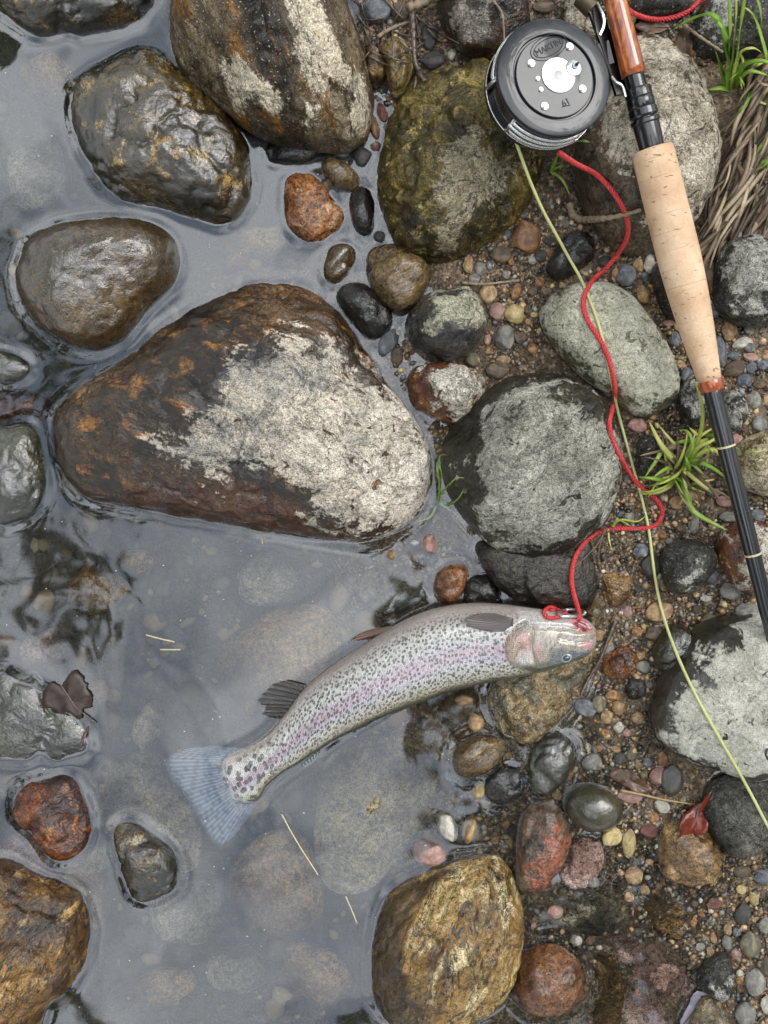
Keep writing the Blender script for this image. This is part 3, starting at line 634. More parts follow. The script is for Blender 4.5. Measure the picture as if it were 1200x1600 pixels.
# ------------------------------------------------------------------ pebbles
def pebble_mat(name, cols, wet=0.2, coat=0.6):
    b = NB(name); tcn = b.n('ShaderNodeTexCoord'); oi = b.n('ShaderNodeObjectInfo')
    add = b.n('ShaderNodeVectorMath', operation='ADD'); b.set(add.inputs[0], tcn.outputs['Object'])
    cmb = b.n('ShaderNodeCombineXYZ'); k = b.math('MULTIPLY', oi.outputs['Random'], 40.0); b.set(cmb.inputs[0], k); b.set(cmb.inputs[1], k)
    b.set(add.inputs[1], cmb.outputs[0]); v = add.outputs[0]
    n1 = b.noise(v, 1.6, 4, 0.6, 0.5); n2 = b.noise(v, 9, 4, 0.7)
    c = b.ramp(n1, [(0.34, C(cols[0])), (0.5, C(cols[1])), (0.68, C(cols[2]))])
    c = b.mix(1.0, c, b.lerp(n2, 0.45, 1.5), 'MULTIPLY')
    c = b.mix(1.0, c, b.lerp(oi.outputs['Random'], 0.75, 1.2), 'MULTIPLY')
    nr = b.bump(b.math('ADD', n2, b.math('MULTIPLY', n1, 0.6)), 0.0012, 0.7)
    p = b.pbsdf(Base_Color=c, Roughness=0.45, Normal=nr, Coat_Weight=coat, Coat_IOR=1.6, Coat_Roughness=wet, Coat_Normal=nr)
    return b.done(p.outputs[0])
PEB = {
 'tan': ('6f5638', '9c7d55', 'bfa27a'), 'orange': ('5a3818', '8f6236', 'b58c5a'), 'slate': ('3c4046', '5c6066', '80848a'),
 'grey': ('5a5852', '7c7a72', '9b988e'), 'dark': ('1e1d1c', '33312e', '4c4944'), 'pink': ('7d5a50', 'a07a6e', 'bb9a8e'),
 'brown': ('352a1e', '56452f', '78644a'), 'yellow': ('94804c', 'b9a46c', 'd3c193'), 'pale': ('8e887c', 'b3ada0', 'd2cdc2'), 'red': ('4a241a', '703a2c', '8a5646'),
 'olive': ('45412c', '666045', '8a835f'),
}
WORD = {'tan': 'tan', 'orange': 'orange-brown', 'slate': 'blue-grey', 'grey': 'grey', 'dark': 'near-black', 'pink': 'pinkish', 'brown': 'dark brown', 'yellow': 'yellow', 'pale': 'whitish', 'red': 'dark red', 'olive': 'olive'}
PM = {k: pebble_mat('pebble_' + k, v) for k, v in PEB.items()}
PMD = {k: pebble_mat('pebble_dry_' + k, v, 0.4, 0.12) for k, v in PEB.items()}
def ico(sub):
    bm = bmesh.new(); bmesh.ops.create_icosphere(bm, subdivisions=sub, radius=1.0)
    V = np.array([v.co[:] for v in bm.verts]); F = [[v.index for v in f.verts] for f in bm.faces]; bm.free(); return V, F
IV, IF = ico(4)
SHAPES = []
for k in range(9):
    r = np.random.RandomState(40 + k); V = IV.copy()
    for q in range(5):
        n = r.randn(3); n /= np.linalg.norm(n); d = V @ n; lim = r.uniform(0.62, 0.9)
        V -= n[None] * (np.clip(d - lim, 0, None) * 0.8)[:, None]
    V *= (1 + 0.22 * fbm(V * 0.9 + k * 7, 3) + 0.05 * fbm(V * 4 + k, 3))[:, None]
    ext = np.abs(V[:, :2]).max(0); V[:, :2] /= ext; V[:, 2] /= np.abs(V[:, 2]).max()
    SHAPES.append(V)
PMESH = {}
def pmesh(k, mat):
    if (k, mat.name) not in PMESH:
        me = bpy.data.meshes.new('pebble'); me.from_pydata([tuple(v) for v in SHAPES[k]], [], IF)
        me.polygons.foreach_set('use_smooth', [True] * len(me.polygons)); me.materials.append(mat); PMESH[(k, mat.name)] = me
    return PMESH[(k, mat.name)]
def zone(x, y):
    if y < 320 and x < 760: return 'among the twigs beside the banded boulder'
    if y < 100: return 'at the top of the bank beside the reel'
    if x < 900 and y < 620: return 'in the gravel beside the crusted grey rock'
    if y < 900: return 'in the dry gravel beside the rod'
    if x <= 800: return 'at the water edge below the fish'
    if y < 1250: return 'in the wet gravel before the snout'
    return 'in the gravel of the shallow puddle'
PCOUNT = [0]
PEB_XY = []
def pebble(cx, cy, rx, ry, cls, rot=None, flat=0.62, r=random):
    z0 = gz([(cx - 600) * S], [(800 - cy) * S])[0]
    hz = min(rx, ry) * S * flat
    z = z0 + hz * 0.45
    if PCOUNT[0] < TRACED and -0.03 < z0 < -0.003 and max(rx, ry) > 8:      # stands on the bed and just breaks the surface
        z, hz = (0.003 + z0) / 2, (0.003 - z0) / 2 + 0.002
    p = at(cx, cy, z); k = (H - z) / H * S
    zn = zone(cx, cy); dryz = 'dry' in zn
    o = bpy.data.objects.new('pebble', pmesh(r.randrange(9), (PMD if dryz else PM)[cls])); COL.objects.link(o)
    o.location = p; o.scale = (rx * k, ry * k, hz)
    o.rotation_euler = (r.uniform(-.15, .15), r.uniform(-.15, .15), 0 if rot is None else -R(rot))
    big = max(rx, ry); pt = np.array([[cx, cy]])
    near = min((max(-float(sdf(pt, q)[0]), 0), w) for q, w in zip(OUTLINES, SHORTS) if w)[1]
    lb = '%s %s%s pebble beside the %s' % ('tiny' if big < 8 else 'small' if big < 14 else 'fair-sized', 'oblong ' if big > 1.5 * min(rx, ry) else '', WORD[cls], near)
    tag(o, lb, 'pebble', lb.replace(' pebble ', ' pebbles '))
    PEB_XY.append((cx, cy, max(rx, ry))); PCOUNT[0] += 1
    if min(rx, ry) > 9:
        c, s = math.cos(-R(rot or 0)), math.sin(-R(rot or 0))
        Vv = IV * np.array([rx * k, ry * k, hz]); Vv = np.stack([Vv[:, 0] * c - Vv[:, 1] * s + p.x, Vv[:, 0] * s + Vv[:, 1] * c + p.y, Vv[:, 2] + p.z], -1)
        soup(Vv, IF)
    return o
TR = '''822,372,23,27,orange;782,398,17,14,brown;792,367,6,7,slate;799,408,6,8,orange;731,412,9,15,tan;750,420,9,11,grey;832,407,7,7,pale;845,400,10,10,dark;863,396,9,5,orange;858,404,5,5,orange;844,440,8,9,orange;806,455,8,13,orange,15;790,430,6,8,grey;763,458,14,17,tan,20;777,488,15,15,pink;805,490,17,16,yellow;788,528,16,21,grey,10;814,528,11,10,brown;834,545,11,9,orange;761,530,6,9,pink;786,562,12,8,tan;740,563,10,8,yellow;825,484,7,8,brown;764,548,6,7,orange
1006,460,12,14,tan;1117,483,11,14,slate,20;1139,513,13,21,tan,12;1125,500,8,6,brown;1170,514,8,11,grey;1160,537,17,10,pale,-15;1172,543,10,8,grey;1126,548,10,24,slate,-8;1147,555,10,9,slate;1147,577,19,13,brown,-25;1174,558,13,7,pink,15;1174,574,9,11,slate;1193,570,11,9,slate;1163,595,13,12,slate;1186,600,10,8,brown;1178,625,11,15,grey,-10;1197,625,7,10,tan;1162,660,9,5,yellow;1186,662,13,13,grey;1074,588,10,14,slate;1055,530,8,13,slate,-15;1045,505,9,6,pink;1191,535,6,5,pink;1197,555,8,9,tan
977,430,17,17,slate;1014,413,10,14,pale;997,415,9,12,tan;963,428,8,8,tan;1107,430,14,31,brown,-8;1093,385,11,18,tan;1005,458,8,8,yellow;945,410,12,10,dark
996,665,16,12,pink;1058,785,13,11,tan;1083,817,9,17,grey;1110,768,7,8,slate;1132,783,14,9,pink;1140,808,18,9,grey;1183,780,8,6,tan;1185,805,13,10,slate;1150,690,14,13,pink;1113,900,11,13,slate,20;1140,925,18,15,grey;1103,935,10,6,pale;1170,955,22,14,grey;1107,977,16,19,olive,15;1030,955,23,17,tan,-15;1000,860,13,11,slate;1018,882,18,20,dark
935,992,11,10,tan;995,987,9,8,orange;1006,977,5,6,yellow;1021,990,15,11,brown;957,1087,12,9,orange;967,1106,11,12,tan;949,1120,11,12,tan;996,1122,11,10,tan;929,1063,5,6,yellow;967,1136,9,9,pale;915,1106,20,14,slate,20;919,1168,5,7,yellow,20;980,1145,7,6,pink;1035,1186,9,14,orange;950,1012,13,8,grey,-30;1005,1042,12,10,grey;935,1100,12,14,olive;1003,1060,4,4,pink
925,1192,17,15,grey;1030,1214,17,16,pink;986,1195,5,6,yellow;997,1195,6,9,tan;966,1211,14,11,brown,20;985,1245,22,10,pink,5;1020,1277,10,8,orange;1014,1298,16,11,red,15;888,1234,8,8,grey;870,1243,8,8,tan;890,1210,6,10,orange;957,1308,18,14,yellow,-30;983,1318,11,24,yellow;991,1368,15,14,tan;968,1185,10,10,dark;1035,1260,14,10,pale,30;1050,1220,18,26,dark;925,1378,12,10,grey
1158,1390,9,8,yellow;1179,1402,10,13,yellow;1160,1428,14,18,dark;1137,1452,7,9,tan;1151,1457,7,7,slate;1136,1473,9,12,grey;1150,1490,9,9,pink;1172,1475,17,21,olive;1180,1535,16,22,grey;1165,1585,17,20,grey;1198,1570,10,14,pale;1096,1427,6,8,orange;1084,1440,6,8,orange;1155,1532,6,6,orange;1177,1435,5,6,tan;1116,1412,14,10,red;1197,1512,10,18,brown;1196,1445,12,14,grey;1190,1370,14,12,slate;1160,1362,14,10,brown
743,1128,14,15,tan;748,1235,10,14,yellow,10;699,1290,16,25,pale,-20;734,1295,11,24,tan,10;672,1332,28,22,pink;868,1425,13,10,pink
577,49,5,7,yellow;596,175,8,17,red,-25;585,200,8,20,orange,-12;588,230,10,9,pink;617,164,6,6,orange;608,155,6,6,orange;604,200,6,7,grey;625,18,14,17,brown;590,14,22,22,slate;677,93,18,15,dark;706,85,7,9,pale;698,68,5,6,red;670,55,12,24,dark;850,10,19,11,brown;820,28,10,13,tan
515,292,17,17,brown,30;535,240,15,9,slate;567,245,16,20,dark;593,370,10,9,dark;575,533,8,8,orange;607,535,14,24,slate,25;620,557,10,16,brown;738,562,12,12,olive;778,578,20,15,brown;547,420,6,6,tan;622,520,8,7,pale;672,850,13,16,pink;612,868,10,9,tan;648,872,6,6,orange;725,1092,16,9,tan'''
TRACED = len(TR.replace('\n', ';').split(';'))
for ln in TR.replace('\n', ';').split(';'):
    q = ln.split(',')
    pebble(float(q[0]), float(q[1]), float(q[2]), float(q[3]), q[4], float(q[5]) if len(q) > 5 else None)

# free gravel areas (photo pixels)
BANKS = [[(560,-20),(690,-20),(700,60),(640,120),(610,160),(590,260),(560,250),(580,150)],
 [(690,400),(760,385),(850,300),(900,320),(1000,390),(1090,380),(1140,300),(1220,300),(1220,1000),(1100,1000),(1010,1150),(1040,1200),(1090,1260),(1220,1330),(1220,1620),(920,1620),(850,1620),(830,1600),(920,1560),(920,1500),(830,1470),(825,1400),(880,1400),(800,1250),(900,1120),(935,960),(930,850),(980,740),(1000,650),(860,540),(760,600),(760,450)],
 [(800,-20),(1220,-20),(1220,60),(1080,110),(990,40),(900,60)],[(590,480),(640,470),(640,560),(700,660),(720,640),(690,700),(600,560)],
 [(660,840),(720,850),(740,890),(680,900),(560,920),(540,900),(600,860)],[(690,1090),(790,1080),(760,1150),(840,1160),(820,1270),(800,1340),(720,1340),(640,1370),(690,1230)]]
def free_pts(n, seed):
    r = np.random.RandomState(seed); p = np.column_stack([r.uniform(540, 1215, n), r.uniform(-20, 1620, n)])
    ok = np.zeros(n, bool)
    for b_ in BANKS: ok |= inside(p, b_)
    return p[ok]
def clear_of(p, margin):
    ok = np.ones(len(p), bool)
    for o_ in OUTLINES: ok &= sdf(p, o_) < -margin
    return ok
CLS = ['tan'] * 9 + ['orange'] * 1 + ['grey'] * 5 + ['brown'] * 6 + ['slate'] * 2 + ['pink'] * 1 + ['dark'] * 5 + ['yellow', 'pale', 'olive', 'olive']
CLSD = ['tan'] * 3 + ['orange'] + ['grey'] * 6 + ['brown'] * 3 + ['slate'] * 5 + ['pink'] * 3 + ['dark'] * 2 + ['yellow', 'pale', 'pale', 'olive']
rr = random.Random(3)
cand = free_pts(6000, 5); cand = cand[clear_of(cand, 3)]
left = 296 - PCOUNT[0]
for (x, y) in cand:
    if left <= 0: break
    rad = rr.uniform(5.5, 10.5)
    if any((x - a) ** 2 + (y - b_) ** 2 < (rad * 0.85 + c * 0.85) ** 2 for a, b_, c in PEB_XY): continue
    dry = 'dry' in zone(x, y)
    pebble(x, y, rad, rad * rr.uniform(0.65, 1), rr.choice(CLSD if dry else CLS), rr.uniform(0, 180), 0.6, rr); left -= 1

# all the finer gravel in one piece
def gravel():
    r = np.random.RandomState(9)
    p = free_pts(32000, 21); p = p[clear_of(p, -4)]
    rad = np.clip(1.5 + r.exponential(1.5, len(p)), 1.3, 6.0)
    n = len(p); V0, F0 = ico(1); nv = len(V0); F0 = np.array(F0)
    x0, y0 = (p[:, 0] - 600) * S, (800 - p[:, 1]) * S
    z = gz(x0, y0) + rad * S * r.uniform(0.0, 0.5, n)
    k = (H - z) / H * S; cx, cy = (p[:, 0] - 600) * k, (800 - p[:, 1]) * k
    sc = np.column_stack([rad * r.uniform(0.8, 1.25, n), rad * r.uniform(0.6, 1, n), rad * r.uniform(0.45, 0.8, n)]) * S
    a = r.uniform(0, 6.28, n); ca, sa = np.cos(a), np.sin(a)
    jit = 1 + 0.16 * r.randn(n, nv, 1)
    Q = V0[None] * jit * sc[:, None]
    X = Q[..., 0] * ca[:, None] - Q[..., 1] * sa[:, None] + cx[:, None]; Y = Q[..., 0] * sa[:, None] + Q[..., 1] * ca[:, None] + cy[:, None]
    V = np.stack([X, Y, Q[..., 2] + z[:, None]], -1).reshape(-1, 3)
    F = (F0[None] + (np.arange(n) * nv)[:, None, None]).reshape(-1, 3)
    me = bpy.data.meshes.new('gravel')
    me.vertices.add(len(V)); me.vertices.foreach_set('co', V.ravel())
    me.loops.add(F.size); me.loops.foreach_set('vertex_index', F.ravel()); me.polygons.add(len(F))
    me.polygons.foreach_set('loop_start', np.arange(len(F)) * 3); me.polygons.foreach_set('loop_total', np.full(len(F), 3))
    me.polygons.foreach_set('use_smooth', np.ones(len(F), bool)); me.update(calc_edges=True)
    o = bpy.data.objects.new('gravel', me); COL.objects.link(o)
    pal = np.array([C(PEB[c][j])[:3] for c in CLS for j in (0, 1, 2)])
    cc = pal[r.randint(0, len(pal), n)] * r.uniform(0.6, 1.15, n)[:, None]
    cattr(o, 'Col', np.repeat(cc, nv, 0))
    b = NB('gravel'); g = b.n('ShaderNodeNewGeometry'); nn = b.noise(g.outputs['Position'], 900, 3, 0.6)
    c = b.mix(1.0, b.attr('Col', 'Color'), b.lerp(nn, 0.5, 1.5), 'MULTIPLY')
    nr = b.bump(nn, 0.0008, 0.6)
    q = b.pbsdf(Base_Color=c, Roughness=0.4, Normal=nr, Coat_Weight=0.6, Coat_IOR=1.6, Coat_Roughness=0.18)
    me.materials.append(b.done(q.outputs[0]))
    tag(o, 'fine mixed brown and grey gravel covering the bank', 'gravel', kind='stuff')
gravel()
def bed_stones():
    r = np.random.RandomState(31); n0 = 2600
    p = np.column_stack([r.uniform(-30, 800, n0), r.uniform(-30, 1630, n0)])
    z = gz((p[:, 0] - 600) * S, (800 - p[:, 1]) * S); ok = z < -0.006; p, z = p[ok], z[ok]; n = len(p)
    rad = np.clip(3 + r.exponential(4.5, n), 3, 22); V0, F0 = ico(2); nv = len(V0); F0 = np.array(F0)
    z = np.minimum(z + rad * S * .1, -0.004 - rad * S * .6)
    k = (H - z) / H * S; sc = np.column_stack([rad * r.uniform(.8, 1.3, n), rad * r.uniform(.6, 1, n), rad * r.uniform(.4, .6, n)]) * S
    a = r.uniform(0, 6.28, n); Q = V0[None] * (1 + .10 * r.randn(n, nv, 1)) * sc[:, None]; ca_, sa_ = np.cos(a)[:, None], np.sin(a)[:, None]
    V = np.stack([Q[..., 0] * ca_ - Q[..., 1] * sa_ + ((p[:, 0] - 600) * k)[:, None], Q[..., 0] * sa_ + Q[..., 1] * ca_ + ((800 - p[:, 1]) * k)[:, None], Q[..., 2] + z[:, None]], -1).reshape(-1, 3)
    F = (F0[None] + (np.arange(n) * nv)[:, None, None]).reshape(-1, 3)
    o = mesh_obj('streambed_gravel', V, F.tolist(), None)
    pal = np.array([C(h_)[:3] for h_ in ('4a3c28', '6a583c', '7d6a4a', '3a362c', '565044', '2e261c', '857858')])
    cattr(o, 'Col', np.repeat(pal[r.randint(0, len(pal), n)] * r.uniform(.6, 1.2, n)[:, None], nv, 0))
    b = NB('streambed_gravel'); g = b.n('ShaderNodeNewGeometry'); nn = b.noise(g.outputs['Position'], 300, 4, 0.65)
    q = b.pbsdf(Base_Color=b.mix(1.0, b.attr('Col', 'Color'), b.lerp(nn, 0.4, 1.6), 'MULTIPLY'), Roughness=0.7); o.data.materials.append(b.done(q.outputs[0]))
    tag(o, 'brown and grey stones scattered over the stream bed under water', 'gravel', kind='stuff')
bed_stones()
def specks():
    r = np.random.RandomState(77); V0, F0 = ico(1); parts = []
    while len(parts) < 130:
        x, y = r.uniform(0, 720), r.uniform(20, 1590)
        if any(inside(np.array([[x, y]]), o_)[0] for o_ in OUTLINES[:12]): continue
        q = r.uniform(.0002, .00055); parts.append((V0 * np.array([q * r.uniform(.8, 2), q, q * .6]) + np.array(at(x, y, .0004)), F0))
    V, F = join(parts); o = mesh_obj('foam_specks', V, F, simple_mat('foam', 'd9d8d0', 0.5)); tag(o, 'tiny pale specks drifting on the water surface', 'foam', kind='stuff')
specks()

# ------------------------------------------------------------------ the fish
FISH_ST = np.array([  # belly edge x,y  back edge x,y  spine z  half thickness (m)
 (933,988, 931,999, .024,.0015),(928,978, 928,1012, .0245,.0065),(915,967, 915,1026, .025,.0105),(893,960, 893,1034, .0255,.0135),(862,954, 860,1046, .026,.0160),(825,949, 828,1054, .026,.0178),
 (785,944, 795,1061, .025,.0188),(740,942, 755,1068, .023,.0195),(690,948, 705,1080, .020,.0198),(640,965, 655,1098, .0165,.0195),
 (590,993, 605,1117, .0125,.0188),(545,1022, 560,1138, .009,.0172),(505,1050, 525,1155, .006,.0150),(473,1078, 492,1176, .0035,.0125),
 (447,1113, 467,1192, .0022,.0100),(420,1145, 440,1208, .0012,.0075),(393,1165, 417,1228, .0006,.0050),(372,1174, 405,1248, .0000,.0032),(352,1184, 388,1256, -.0006,.0020),(338,1198, 368,1256, -.0012,.0008)], float)
NS, NM = 330, 84
ST = catmull(FISH_ST, NS, closed=False)
# even out along the spine in photo space
fish = empty('fish', at(650, 1050, 0.0))
fl_ = np.array(fish.location)
th = np.linspace(0, 2 * math.pi, NM, endpoint=False)
ca = np.sign(np.cos(th)) * np.abs(np.cos(th)) ** 0.9; sa = np.sign(np.sin(th)) * np.abs(np.sin(th)) ** 0.85
FV, FU, FW = [], [], []
cum = np.r_[0, np.cumsum(np.linalg.norm(np.diff((ST[:, 0:2] + ST[:, 2:4]) / 2, axis=0), axis=1))]
for i in range(NS):
    T_, B_, z, t = ST[i, 0:2], ST[i, 2:4], ST[i, 4], ST[i, 5]
    tw = at_np(T_, z); bw = at_np(B_, z); c = (tw + bw) / 2; a = (tw - bw) / 2
    xy = c[None] + a[None] * ca[:, None]
    FV.append(np.column_stack([xy, z + t * sa])); FU.append(np.full(NM, cum[i])); FW.append(ca)
FV = np.vstack(FV); FU = np.concatenate(FU); FW = np.concatenate(FW)
FPX = to_px(FV[:, 0], FV[:, 1], FV[:, 2]); up = FV[:, 2] > np.repeat(ST[:, 4], NM) - 0.001
SS = lambda x, a, b: (lambda t: t * t * (3 - 2 * t))(np.clip((x - a) / (b - a), 0, 1))
gill = [(822,973),(806,984),(794,998),(790,1015),(793,1030),(803,1042),(822,1048),(835,1050)]
gill2 = [(833,982),(834,1000),(832,1016),(838,1034)]
jaw = [(818,978),(835,978),(860,979),(885,980),(905,986)]
mouth = [(874,996),(890,1001),(905,1004),(918,1002),(929,996)]
pre = [(806,1024),(812,1012),(822,1009),(831,1008)]
def crease(px, line, w): return np.exp(-(seg_dist(px, np.array(line, float), False) / w) ** 2)
dz = -0.0022 * crease(FPX, gill, 3.5) - 0.0010 * crease(FPX, gill2, 2.8) - 0.0020 * crease(FPX, jaw, 2.8) - 0.0026 * crease(FPX, mouth, 2.4) - 0.0008 * crease(FPX, pre, 2.4)
opp = [(833,982),(815,980),(800,990),(795,1010),(798,1030),(812,1042),(834,1045)]
dz += 0.0016 * SS(sdf(FPX, opp), -1, 8)
dz += 0.0010 * SS(sdf(FPX, [(874,992),(890,996),(910,1000),(928,994),(926,986),(900,988)]), -1, 5)
wound = [(896,974),(905,970),(917,976),(922,984),(914,987),(902,981)]
dz -= 0.0022 * SS(sdf(FPX, wound), -2, 4)
bump_s = fbm(np.column_stack([FU * 0.05, FW * 3, np.zeros_like(FU)]), 3) * 0.0009
FV[:, 2] += np.where(up, dz + bump_s, 0)
# colours
col = np.zeros((len(FV), 3))
def mixc(a, b, t): return a * (1 - t[:, None]) + b * t[:, None]
cc = lambda h: np.array(C(h)[:3])
wn = FW + 0.10 * fbm(np.column_stack([FU * 0.02, FW * 2, np.zeros_like(FU) + 3]), 3)
col[:] = cc('c6c4c0')
col = mixc(col, np.tile(cc('a89d96'), (len(col), 1)), SS(wn, 0.45, 0.85))
col = mixc(col, np.tile(cc('aca4b8'), (len(col), 1)), 0.75 * SS(wn, 0.25, -0.05) * SS(wn, -0.6, -0.25))
col = mixc(col, np.tile(cc('c29aa0'), (len(col), 1)), 0.5 * np.exp(-((wn + 0.12) / 0.14) ** 2) * SS(FU, 80, 200))
col = mixc(col, np.tile(cc('aba48c'), (len(col), 1)), SS(wn, -0.5, -0.82))
col = mixc(col, np.tile(cc('3c3d28'), (len(col), 1)), SS(wn, -0.74, -0.97))
headm = SS(sdf(FPX, [(940,940),(800,940),(818,976),(800,990),(789,1012),(795,1036),(826,1049),(860,1060),(945,1040)]), -3, 3)
hc = np.tile(cc('a89e8e'), (len(col), 1))
hc = mixc(hc, np.tile(cc('b9b2ac'), (len(col), 1)), SS(FPX[:, 1], 985, 975))
hc = mixc(hc, np.tile(cc('4e5240'), (len(col), 1)), SS(FPX[:, 1] - (1040 - 0.22 * (FPX[:, 0] - 840)), -12, 6))
col = mixc(col, hc, headm)
PN = fbm(np.column_stack([FPX * 0.11, np.zeros(len(FPX))]), 3)
def paint(poly, h, amt, soft=4):
    global col
    col = mixc(col, np.tile(cc(h), (len(col), 1)), np.clip(amt * (1 + 1.3 * PN), 0, 1) * SS(sdf(FPX, poly) + 9 * PN, -soft, soft) * up)
paint([(806,990),(820,985),(831,1000),(829,1014),(812,1020),(804,1010)], 'b98a84', 0.7)
paint([(835,1003),(846,1001),(850,1012),(846,1032),(835,1030)], 'ba9490', 0.6)
paint([(790,992),(803,984),(800,1012),(804,1035),(794,1030),(789,1012)], 'c3a288', 0.7, 3)
paint([(808,1030),(830,1016),(832,1036),(815,1040)], 'd9d0d2', 0.7)
paint([(860,1018),(880,1014),(905,1018),(922,1016),(916,1030),(880,1040),(858,1036)], '5a6472', 0.8)
paint([(905,1003),(922,1000),(926,1012),(915,1018)], 'c9868e', 0.8)
paint([(845,974),(900,976),(900,981),(845,982)], 'eceae6', 0.8, 2)
paint([(872,993),(900,998),(926,994),(926,999),(900,1004),(880,999)], 'e4dfdc', 0.8, 2)
paint([(888,966),(905,964),(922,976),(926,988),(905,988),(890,976)], 'cf6d78', 0.85)
paint(wound, '7a1626', 1.0, 2)
for (x, y) in [(848,996),(852,1000),(845,1005),(853,1005),(860,1005),(866,998),(867,1008),(854,1010),(862,1013),(876,1007),(879,1011),(830,1000),(899,1011),(861,999),(872,1003)]:
    col = mixc(col, np.tile(cc('3a3428'), (len(col), 1)), 0.85 * np.exp(-(np.linalg.norm(FPX - np.array([x, y]), axis=1) / 1.7) ** 2) * up)
col = mixc(col, np.tile(cc('5d5046'), (len(col), 1)), 0.75 * np.clip(crease(FPX, gill, 2.4) + crease(FPX, jaw, 1.6) + crease(FPX, pre, 1.6) + crease(FPX, mouth, 2.0) + crease(FPX, gill2, 1.6), 0, 1) * up)
col = col * (1 + 0.30 * fbm(np.column_stack([FPX * 0.30, np.zeros(len(FPX))]), 3))[:, None]
spot = (1 - headm) * SS(FW, 0.92, 0.66)
FF = [(i * NM + j, (i + 1) * NM + j, (i + 1) * NM + (j + 1) % NM, i * NM + (j + 1) % NM) for i in range(NS - 1) for j in range(NM)]
FF.append(tuple(range(NM))); FF.append(tuple((NS - 1) * NM + j for j in range(NM - 1, -1, -1)))

def fish_mat():
    b = NB('trout_skin'); uv = b.n('ShaderNodeUVMap', uv_map='skin'); v = uv.outputs['UV']
    wob = b.n('ShaderNodeTexNoise', noise_dimensions='2D'); b.set(wob.inputs['Vector'], v); wob.inputs['Scale'].default_value = 0.22; wob.inputs['Detail'].default_value = 3
    off = b.n('ShaderNodeVectorMath', operation='SCALE'); b.set(off.inputs[0], wob.outputs['Color']); off.inputs['Scale'].default_value = 5.0
    add = b.n('ShaderNodeVectorMath', operation='ADD'); b.set(add.inputs[0], v); b.set(add.inputs[1], off.outputs[0])
    vo = b.n('ShaderNodeTexVoronoi', voronoi_dimensions='2D'); b.set(vo.inputs['Vector'], add.outputs[0]); vo.inputs['Scale'].default_value = 0.158; vo.inputs['Randomness'].default_value = 0.9
    vo2 = b.n('ShaderNodeTexVoronoi', voronoi_dimensions='2D'); b.set(vo2.inputs['Vector'], add.outputs[0]); vo2.inputs['Scale'].default_value = 0.088
    sx = b.n('ShaderNodeSeparateXYZ'); b.set(sx.inputs[0], v)
    tailf = b.ss(sx.outputs['X'], 520, 590)
    s1 = b.ss(vo.outputs['Distance'], 0.40, 0.24); s2 = b.ss(vo2.outputs['Distance'], 0.40, 0.30)
    sp = b.math('MULTIPLY', b.lerp(tailf, s1, s2), b.attr('spot'))
    sn = b.noise(v, 0.03, 2, 0.5, dims='2D')
    sp = b.math('MULTIPLY', sp, b.ss(sn, 0.18, 0.36))
    sc = b.n('ShaderNodeTexVoronoi', voronoi_dimensions='2D'); b.set(sc.inputs['Vector'], v); sc.inputs['Scale'].default_value = 0.36; sc.inputs['Randomness'].default_value = 0.55
    cell = b.lerp(sc.outputs['Color'], 0.78, 1.22)
    c = b.mix(1.0, b.attr('Col', 'Color'), cell, 'MULTIPLY')
    c = b.mix(b.math('MULTIPLY', sp, b.lerp(vo.outputs['Color'], 0.6, 1.0)), c, C('3a3a34'))
    nr = b.bump(b.math('ADD', b.math('MULTIPLY', sc.outputs['Distance'], -1.0), b.noise(v, 0.12, 3, dims='2D')), 0.0011, 0.9)
    p = b.pbsdf(Base_Color=c, Roughness=0.32, Normal=nr, Coat_Weight=0.9, Coat_IOR=1.75, Coat_Roughness=0.16, Subsurface_Weight=0.08, Subsurface_Scale=0.004)
    return b.done(p.outputs[0])
body = mesh_obj('body', FV - fl_, FF, fish_mat(), fish)
cattr(body, 'Col', col); fattr(body, 'spot', spot)
uvl = body.data.uv_layers.new(name='skin')
wid = np.repeat(np.linalg.norm(ST[:, 0:2] - ST[:, 2:4], axis=1) / 2, NM)
ang = np.tile(np.arcsin(np.clip(ca, -1, 1)), NS)      # arc across the flank
UVv = np.column_stack([FU, ang * wid * 0.9 + np.where(np.tile(sa, NS) < 0, 500, 0)])
li = np.zeros(len(body.data.loops), int); body.data.loops.foreach_get('vertex_index', li)
uvl.data.foreach_set('uv', UVv[li].ravel())
tag(fish, 'spotted silver trout with a pink flank lying half in the water', 'fish')
soup(FV, FF[:-2])
waterline(FV, FF[:-2])

BV = BVHTree.FromPolygons([tuple(v) for v in np.vstack(SOUP_V)], SOUP_F)
def hit(px, py):
    o = Vector((0, 0, H)); d = (at(px, py, 0) - o).normalized()
    h = BV.ray_cast(o, d)
    return h[0] if h[0] is not None else at(px, py, 0)

# eye
ec = hit(884, 1027)
def dome(c, r, hgt, nr=8, na=28, off=(0, 0)):
    V, F = [], []
    for i in range(nr):
        ph = math.pi / 2 * i / nr
        for j in range(na):
            a = 2 * math.pi * j / na; V.append((c[0] + r * math.cos(ph) * math.cos(a), c[1] + 0.85 * r * math.cos(ph) * math.sin(a), c[2] + hgt * math.sin(ph)))
    V.append((c[0], c[1], c[2] + hgt))
    for i in range(nr - 1):
        for j in range(na): F.append((i * na + j, i * na + (j + 1) % na, (i + 1) * na + (j + 1) % na, (i + 1) * na + j))
    for j in range(na): F.append(((nr - 1) * na + j, (nr - 1) * na + (j + 1) % na, len(V) - 1))
    return V, F
k0 = S * (H - ec.z) / H
V, F = dome(np.array(ec) - fl_ - (0, 0, .001), 10.5 * k0, 0.0024); eye = mesh_obj('eye', V, F, simple_mat('eye_ring', '8e928f', 0.12, coat=1, scale=900, var=.45), fish)
